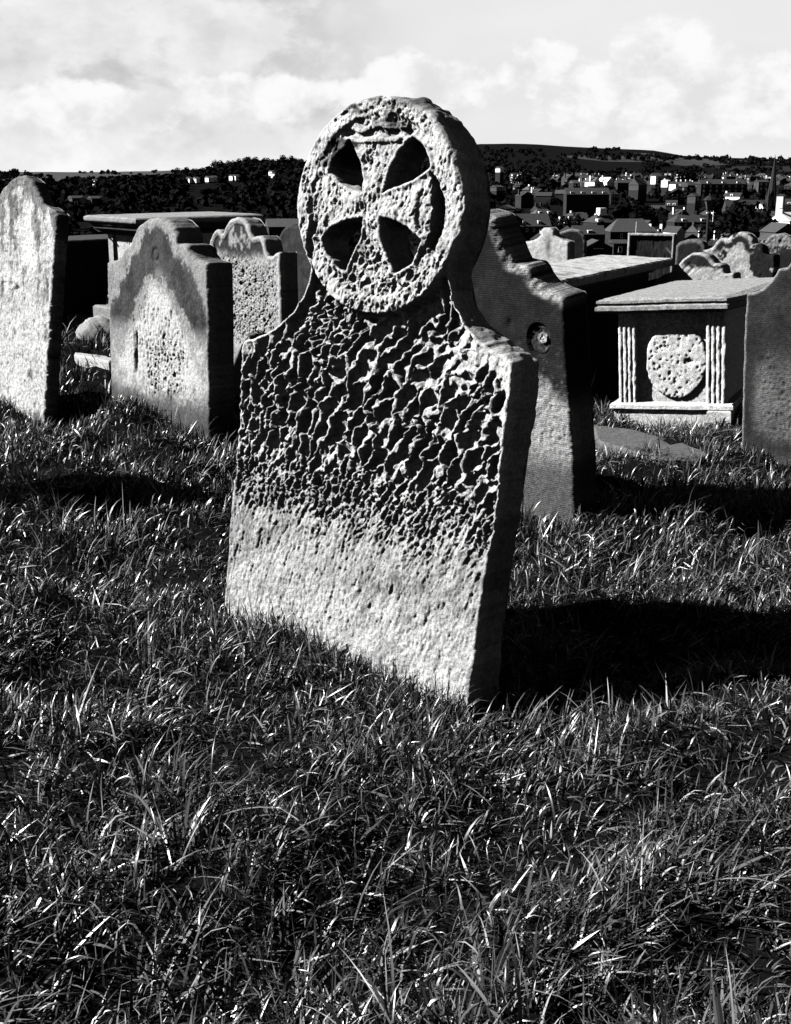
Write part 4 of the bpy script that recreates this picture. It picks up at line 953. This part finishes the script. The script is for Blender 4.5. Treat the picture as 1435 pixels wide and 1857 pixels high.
for k, (px, D, s) in enumerate(((1330, 470, 9), (1352, 450, 11), (1372, 460, 10), (1312, 480, 8), (1040, 560, 7), (1020, 540, 6), (1180, 640, 8), (880, 700, 8), (1390, 380, 9), (1300, 700, 8), (950, 900, 9), (1250, 950, 9), (1345, 340, 7))):
    tree(px, D, s, k, ('dark leafy tree among houses, ' + ('low in town' if D < 600 else 'high up town')), 'trees among the town houses')

# houses
BOXC = {}
def unit_box(name, mat):
    key = (name, mat.name)
    if key not in BOXC:
        bm = bmesh.new(); bmesh.ops.create_cube(bm, size=1.0); me = bpy.data.meshes.new(name); bm.to_mesh(me); bm.free(); me.materials.append(mat); BOXC[key] = me
    return BOXC[key]
def bx(name, mat, parent, c_, s_, rz=0):
    o = link(name, unit_box(name, mat), None, parent); o.location = c_; o.scale = s_; o.rotation_euler = (0, 0, rz); return o
def roof_mesh(w, d, h, hip, ov=0.3):
    x0, x1, y0, y1 = -w / 2 - ov, w / 2 + ov, -d / 2 - ov, d / 2 + ov
    i = (d / 2) * 0.8 if hip == 'hip' else 0
    if hip == 'gable_front': V = [(x0, y0, 0), (x1, y0, 0), (x1, y1, 0), (x0, y1, 0), (0, y0, h), (0, y1, h)]; F = [(0, 1, 4), (2, 3, 5), (1, 2, 5, 4), (3, 0, 4, 5), (3, 2, 1, 0)]
    else: V = [(x0, y0, 0), (x1, y0, 0), (x1, y1, 0), (x0, y1, 0), (x0 + i, 0, h), (x1 - i, 0, h)]; F = [(0, 1, 5, 4), (2, 3, 4, 5), (1, 2, 5), (3, 0, 4), (3, 2, 1, 0)]
    me = bpy.data.meshes.new('roof'); me.from_pydata(V, [], F); me.update(); return me
def house(name, px, D, w, d, zb, he, hr, rz, wall, roof, label, kind='gable', win=0, floors=1, chim=1, dorm=0, wallc=None, group='houses of the town across the valley', chimm=None, cat='house'):
    x = P2(px, D); zg = min(float(terr(x, D)), zb) - 1.5
    e = empty(name, (x, D, zg), (0, 0, R(rz))); tag(e, label, cat, group)
    H_ = zb + he - zg
    bx('wall', wall, e, (0, 0, H_ - he / 2), (w, d, he))
    if H_ - he > 0.5: bx('lower_wall', M_BRICK, e, (0, 0, (H_ - he) / 2), (w * .995, d * .995, H_ - he - .02))
    if kind == 'gable_front' or kind == 'gable':
        pass
    rm = roof_mesh(w, d, hr, kind); rm.materials.append(roof); r_ = link('roof', rm, None, e); r_.location = (0, 0, H_ + 0.01)
    if kind == 'gable_front':      # the gable wall itself, proud of the roof end
        me = bpy.data.meshes.new('gable'); a = w / 2 * 0.93; hh = hr * 0.86; y0 = -d / 2 - 0.36
        me.from_pydata([(-a, y0, 0), (a, y0, 0), (0, y0, hh), (-a, y0 + .3, 0), (a, y0 + .3, 0), (0, y0 + .3, hh)], [], [(0, 1, 2), (5, 4, 3), (0, 3, 4, 1), (1, 4, 5, 2), (2, 5, 3, 0)])
        me.materials.append(wallc or wall); g_ = link('gable', me, None, e); g_.location = (0, 0, H_ + 0.02)
    for k in range(chim):
        cx = (-w / 2 + 0.6) if k == 0 else (w / 2 - 0.6)
        c_ = bx('chimney', chimm or wall, e, (cx if kind != 'hip' else cx * .4, 0, H_ + hr * .75), (1.1, 0.9, hr * .9 + 1.2))
        bx('chimney_cap', M_GREYW, e, (cx if kind != 'hip' else cx * .4, 0, H_ + hr * 1.2 + .65), (1.3, 1.1, 0.15))
    for f in range(floors):
        for k in range(win):
            wx = -w / 2 + w * (k + .5) / win; wz = H_ - 1.5 - 2.9 * f
            if wz < 1: continue
            o = bx('window', M_WHITE, e, (wx, -d / 2 - 0.03, wz), (1.0, 0.10, 1.5))
            g_ = link('pane', unit_box('pane', M_GLASS), None, o); g_.scale = (0.68, 0.3, 0.76); g_.location = (0, -0.40, 0)
    for k in range(dorm):
        dx = -w / 2 + w * (k + .5) / dorm
        dd = bx('dormer', M_WHITE, e, (dx, -d / 2 + 0.9, H_ + 0.75), (1.7, 1.5, 1.4))
        g_ = link('pane', unit_box('pane', M_GLASS), None, dd); g_.scale = (0.6, 0.06, 0.6); g_.location = (0, -0.5, 0)
    return e
def elz(y, D): return 1.35 + D * math.tan(math.atan((928.5 - y) / 2100) - R(16.1))
hs = house
H1 = hs('brick_townhouse', 1256, 560, 18.5, 10, -29, 10.6, 3.4, 8, M_BRICK, M_ROOF, 'dark brick townhouse with two white dormers and rows of windows, left of the lamp', 'hip', 5, 3, 2, 2)
bx('cornice', M_GREYW, H1, (0, -5.15, -29 + 10.6 - H1.location.z - .2), (19, 0.5, 0.4))
bx('drainpipe', M_WHITE, H1, (9.3, -5.2, 10), (0.25, 0.25, 14))
hs('narrow_house', 1229, 480, 4.4, 8, -24, 4.3, 2.4, 30, M_WHITE, M_ROOF, 'narrow house with a bright white gable in front of the brick townhouse', 'gable_front', 0, 1, 0)
H3 = hs('hipped_house', 1147, 450, 17, 10, -20.6, 2.6, 4.6, 4, M_BRICK, M_ROOFG, 'wide dark hip-roofed house behind the framed headstone', 'hip', 2, 1, 0)
bx('flue_pipe', M_WHITE, H3, (1.0, -5.6, -20.6 + 3.5 - H3.location.z), (0.22, 0.22, 5.5))
H4 = hs('chimneyed_house', 1094, 500, 11.5, 9, -19.5, 3.0, 3.5, 30, M_BRICK, M_ROOF, 'dark house carrying one broad white chimney stack', 'hip', 0, 1, 0)
bx('chimney', M_WHITE, H4, (0, 0, -19.5 + 3 + 4.6 - H4.location.z), (3.6, 2.4, 2.4)); bx('chimney_base', M_WHITE, H4, (0, 0, -19.5 + 3 + 3.1 - H4.location.z), (4.8, 3.0, 0.6))
bx('dormer', M_WHITE, H4, (-4.4, -3.6, -19.5 + 3.6 - H4.location.z), (1.9, 1.6, 1.9)); bx('dormer', M_WHITE, H4, (4.4, -3.2, -19.5 + 3.6 - H4.location.z), (1.7, 1.6, 1.7))
H5 = hs('long_house', 959, 500, 17.5, 9, -21.5, 3.5, 5.0, 12, M_BRICK, M_ROOFG, 'long grey-roofed house with pale parapet gable, just right of the wheel', 'gable', 6, 1, 0)
zz = -21.5 + 3.5 - H5.location.z
bx('parapet_gable', M_GREYW, H5, (-8.2, -1, zz + 3.4), (4.2, 4, 3.6)); bx('parapet_chimney', M_WHITE, H5, (-9.2, -2.5, zz + 2), (1.0, 2, 6.5))
for xx_ in (-2.6, 4.0):
    dd = bx('dormer', M_WHITE, H5, (xx_, -3.4, zz + 1.3), (1.3, 1.2, 1.9)); pn = link('pane', unit_box('pane', M_GLASS), None, dd); pn.scale = (.5, .06, .55); pn.location = (0, -.5, -.05)
hs('low_house', 1070, 430, 11, 8, -20.0, 1.9, 3.0, 6, M_BRICK, M_ROOF, 'low dark house with a small lit dormer below the broad white chimney', 'gable', 0, 1, 0, 1)
H7 = hs('pedimented_house', 1085, 260, 6.3, 7, -15.0, 1.7, 1.7, 2, M_BRICK, M_ROOFG, 'low gabled house with pale curved trim above the big flat tomb', 'gable_front', 0, 1, 0)
for sx_ in (-1, 1):
    b_ = bx('gable_trim', M_GREYW, H7, (sx_ * 1.55, -3.95, -15 + 1.7 + .9 - H7.location.z), (3.7, 0.15, 0.16)); b_.rotation_euler = (0, R(sx_ * 27), 0)
bx('fanlight', M_WHITE, H7, (0, -3.7, -15 + 1.75 - H7.location.z), (2.2, .2, .35))
hs('small_house', 1127, 300, 3.4, 6, -18.0, 3.6, 0.8, 2, M_BRICK, M_ROOF, 'small dark house with one white window beside the framed headstone', 'gable', 1, 1, 0)
for k, (px, w_) in enumerate(((1075, 6.5), (1099, 8.5))):
    hs('gabled_house', px, 900, w_, 9, -5, 3.4, 3.4, 42, M_WHITE, M_WHITE if k else M_ROOFG, ('bright white house with a pale sunlit roof near the top of the town', 'white gabled house at the left end of the bright pair')[1 - k], 'gable_front', 2, 1, 1, chimm=M_WHITE)
hs('long_hall', 1135, 885, 14, 9, -6.3, 4.2, 2.2, 5, M_BRICK, M_ROOF, 'long dark flat hall right of the two bright white houses', 'gable', 0, 1, 1, chimm=M_WHITE)
hs('gabled_house', 1158, 800, 9, 8, -6.5, 3.5, 4.2, 40, M_GREYW, M_GREYW, 'grey house with a steep pale roof slope right of the dark hall', 'gable', 0, 1, 1)
hs('tall_house', 1187, 860, 3.4, 4, -3, 5.8, 0.6, 48, M_WHITE, M_ROOF, 'slim white house standing alone high in the town', 'gable', 0, 1, 0)
hs('tall_house', 1208, 850, 3.6, 5, -5, 4.4, 0.8, 48, M_WHITE, M_WHITE, 'small white house in the middle of three white cubes', 'gable', 0, 1, 1, chimm=M_WHITE)
hs('tall_house', 1223, 830, 4.0, 5, -7, 4.4, 0.6, 48, M_WHITE, M_ROOF, 'white house lowest of the three white cubes', 'gable', 1, 1, 0)
hs('terrace', 1065, 700, 25, 9, -11, 3.2, 3.6, 3, M_BRICK, M_ROOF, 'long dark terrace with four small gabled dormers below the white houses', 'gable', 0, 1, 0, 4)
hs('tower_house', 1420, 420, 1.9, 2.4, -12, 7.4, 0.5, 48, mat_plain('pale_render', 0.16, 0.9, 0.1, 0.2, 0.8), M_ROOF, 'tall narrow pale wall right of the church spire', 'gable', 0, 1, 0)
hs('white_roofed_house', 1432, 380, 6.5, 7, -14.3, 2.6, 2.6, 40, M_WHITE, M_WHITE, 'house with a bright white roof at the right edge', 'gable', 1, 1, 1, chimm=M_WHITE)
hs('grey_gabled_house', 1422, 300, 6.4, 7, -14.5, 2.8, 2.2, 15, M_GREYW, M_ROOFG, 'dim grey gabled house below the white-roofed one at the right edge', 'gable_front', 2, 1, 0)
hs('grey_gabled_house', 1412, 250, 4.6, 6, -13.5, 2.1, 1.5, 8, M_ROOFG, M_ROOFG, 'small dim house nearest the stones at the right edge', 'gable_front', 2, 1, 0)
hs('long_terrace', 1309, 800, 30, 9, -12, 9.5, 3.0, 4, M_BRICK, M_ROOF, 'wide dark terrace with scattered dim windows above the lamp', 'gable', 7, 3, 2, 3)
hs('grey_house', 1382, 800, 7, 8, -7.7, 6.5, 1.4, 6, M_GREYW, M_ROOF, 'dim grey house left of the church spire', 'gable', 2, 2, 1)
hs('white_cottage', 1385, 560, 3.0, 4, -12.5, 2.4, 1.2, 45, M_WHITE, M_ROOF, 'white cottage wall wedged between dark trees left of the spire', 'gable', 0, 1, 0)
hs('grey_roofed_house', 512, 300, 8, 9, -12.5, 2.2, 1.8, 10, M_BRICK, M_ROOFG, 'grey-roofed house glimpsed left of the wheel', 'gable', 0, 1, 0)
hs('small_house', 489, 300, 2.0, 3, -13.2, 1.2, 0.8, 40, M_GREYW, M_ROOF, 'tiny grey gabled shed left of the wheel behind the scalloped stone', 'gable_front', 0, 1, 0)
left_spots = [(429, 1090, 333, 5.5, 'two-storey white house high on the left hillside, rightmost of the left group'), (421, 1090, 334, 3, 'small white house touching the rightmost house of the left hillside'), (380, 1060, 340, 6, 'low white cottage in the middle of the left hillside row'),
              (356, 1030, 338, 4, 'white cottage in the left part of the hillside row'), (343, 1030, 337, 3, 'leftmost white cottage of the hillside row'), (388, 1070, 341, 4, 'white cottage at the right end of the hillside row'), (172, 1080, 332, 3.5, 'lone white house far left among dark trees'),
              (136, 760, 364, 9, 'pale roof low in the woods, left member of the pair'), (170, 760, 366, 8, 'pale roof low in the woods, right member of the pair'), (493, 1200, 326, 3.5, 'small white house below the wooded ridge, upper'), (497, 1150, 332, 3, 'small white house below the wooded ridge, lower')]
for px, D, y, w_, lb in left_spots:
    hs('cottage', px, D, w_, 5, float(terr(P2(px, D), D)) + 1.0, 3.6, 1.4, 45, M_WHITE if 'roof' not in lb else M_GREYW, M_ROOFG if 'roof' not in lb else M_GREYW, lb, 'gable', 0, 1, 0, group='cottages on the left hillside')
hs('cottage', 906, 1000, 5, 5, elz(312, 1000), 3, 1.5, 45, M_WHITE, M_ROOFG, 'white cottage high up, first to the right of the wheel', 'gable', 1, 1, 0)
hs('cottage', 902, 820, 7, 6, elz(346, 820), 2.6, 1.2, 40, M_GREYW, M_ROOF, 'pale-windowed house below the first white cottage right of the wheel', 'gable', 3, 1, 0)
hs('cottage', 1261, 650, 5, 5, elz(368, 650), 3.6, 1.6, 45, M_GREYW, M_ROOF, 'grey house half buried in trees above the brick townhouse', 'gable', 1, 1, 0)
g_ = random.Random(12)
ORD = ['first', 'second', 'third', 'fourth', 'fifth', 'sixth', 'seventh', 'eighth', 'ninth', 'tenth', 'eleventh', 'twelfth', 'thirteenth', 'fourteenth', 'fifteenth', 'sixteenth']
PEND = []
def where(px, D):
    h = 'low in town' if D < 600 else ('halfway up town' if D < 900 else 'high up town')
    q = 'right of the wheel' if px < 990 else ('above the long slab' if px < 1120 else ('above the framed stone' if px < 1230 else ('around the lamp' if px < 1310 else 'near the spire')))
    return h + ' ' + q
def settle(P):
    by = {}
    for o, px, lb in P: by.setdefault(lb, []).append((px, o))
    for lb, L_ in by.items():
        L_.sort(key=lambda t_: t_[0])
        for k, (px, o) in enumerate(L_): o['label'] = lb if len(L_) == 1 else lb + ', ' + ORD[k] + ' from left'
for k in range(150):
    px = g_.uniform(885, 1450); D = g_.choice((g_.uniform(430, 700), g_.uniform(700, 1150), g_.uniform(850, 1250))); x = P2(px, D); zb = float(terr(x, D)) + 1
    w_ = g_.uniform(5, 11); c_ = g_.random()
    wall = M_WHITE if c_ < 0.07 else (M_GREYW if c_ < 0.3 else M_BRICK)
    rz = g_.choice((-35, -15, 5, 20, 40)); 
    tn_ = {'white_paint': 'white-walled', 'grey_render': 'grey-walled', 'dark_brick': 'dark brick'}[wall.name]
    kd = g_.choice(('gable', 'gable', 'hip', 'gable_front')); wn = g_.choice((0, 2, 3, 3)); dm_ = g_.choice((0, 0, 1, 2))
    rn = {'gable': '', 'hip': ' hip-roofed', 'gable_front': ' gable-fronted'}[kd]; ft = ' with dormer' if dm_ else ''
    eo = hs('house', px, D, w_, g_.uniform(6, 9), zb, g_.uniform(3, 6.5), g_.uniform(1.8, 3.4), rz, wall, M_ROOF if g_.random() < .7 else M_ROOFG, 'x', kd,
       wn, g_.choice((1, 2)), g_.choice((0, 1, 2)), dm_, group='%s houses of the town across the valley' % tn_, chimm=g_.choice((None, None, M_GREYW, M_WHITE)))
    PEND.append((eo, px, tn_ + rn + ' house' + ft + ' ' + where(px, D)))
settle(PEND)
settle(TREES)

# church with spire
cxp = P2(1403, 640); CH = empty('church', (cxp, 640, -30)); tag(CH, 'dark church with a tall needle spire rising above the horizon', 'church')
zt = elz(279, 640) + 30
bx('tower', M_BRICK, CH, (0, 0, 11), (5.2, 5.2, 22))
me = bpy.data.meshes.new('spire'); n8 = 8
V = [(2.5 * math.cos(k * math.pi / 4 + .39), 2.5 * math.sin(k * math.pi / 4 + .39), 22) for k in range(8)] + [(0, 0, zt)]
me.from_pydata(V, [], [(k, (k + 1) % 8, 8) for k in range(8)]); me.materials.append(M_BRICK); link('spire', me, None, CH)
for sx_ in (-1, 1):
    for sy_ in (-1, 1):
        me = bpy.data.meshes.new('pinnacle'); me.from_pydata([(-.5, -.5, 0), (.5, -.5, 0), (.5, .5, 0), (-.5, .5, 0), (0, 0, 4.2)], [], [(0, 1, 4), (1, 2, 4), (2, 3, 4), (3, 0, 4)]); me.materials.append(M_BRICK)
        o = link('pinnacle', me, None, CH); o.location = (2.1 * sx_, 2.1 * sy_, 22)
bx('nave', M_BRICK, CH, (-13, 2, 7), (22, 10, 14))
rm = roof_mesh(22, 10, 6, 'gable'); rm.materials.append(M_ROOF); r_ = link('nave_roof', rm, None, CH); r_.location = (-13, 2, 14.01)
for k in range(4): bx('window', M_GREYW, CH, (-20 + 4.5 * k, -3.05, 9), (1.1, .12, 3.0))
for k in range(2): bx('belfry_opening', M_GLASS, CH, (-1 + 2 * k, -2.63, 18.5), (.8, .12, 3.0))

# ---- street lamp
LX, LY = P2(1290, 60), 60.0; zg = float(terr(LX, LY)); zl = elz(380, 60) - zg
SLp = empty('street_lamp', (LX, LY, zg)); tag(SLp, 'black iron street lamp with a tapered glass lantern, rising behind the three-lobed stone', 'street lamp')
def lathe(name, prof, n_, mat, parent, rot=0):
    V = []; F = []
    for r, z in prof:
        for k in range(n_): V.append((r * math.cos(k * 2 * math.pi / n_ + rot), r * math.sin(k * 2 * math.pi / n_ + rot), z))
    for a in range(len(prof) - 1):
        for k in range(n_): F.append((a * n_ + k, a * n_ + (k + 1) % n_, (a + 1) * n_ + (k + 1) % n_, (a + 1) * n_ + k))
    me = bpy.data.meshes.new(name); me.from_pydata(V, [], F + [tuple(range(n_))[::-1], tuple((len(prof) - 1) * n_ + k for k in range(n_))]); me.materials.append(mat); return link(name, me, None, parent)
lathe('post', [(.16, 0), (.15, .5), (.09, .6), (.075, .7), (.07, zl - .25), (.10, zl - .2), (.06, zl - .1), (.05, zl)], 12, M_IRON, SLp)
lathe('lantern', [(.13, zl), (.27, zl + .46)], 4, M_LGLASS, SLp, math.pi / 4)
lathe('lantern_roof', [(.31, zl + .462), (.30, zl + .50), (.12, zl + .66), (.05, zl + .68), (.03, zl + .78)], 8, M_IRON, SLp)
lathe('lantern_base', [(.05, zl - .06), (.15, zl - .004), (.14, zl - .002)], 8, M_IRON, SLp)
for k in range(4):
    a = k * math.pi / 2 + math.pi / 4
    p0 = Vector((.135 * math.cos(a), .135 * math.sin(a), zl)); p1 = Vector((.275 * math.cos(a), .275 * math.sin(a), zl + .46))
    o = link('lantern_bar', unit_box('lantern_bar', M_IRON), None, SLp); o.location = (p0 + p1) / 2; o.scale = (.022, .022, (p1 - p0).length); o.rotation_euler = (p1 - p0).to_track_quat('Z', 'Y').to_euler()
for k in (-1, 1): bx('ladder_bar', M_IRON, SLp, (.2 * k, 0, zl - .32), (.4, .035, .035))
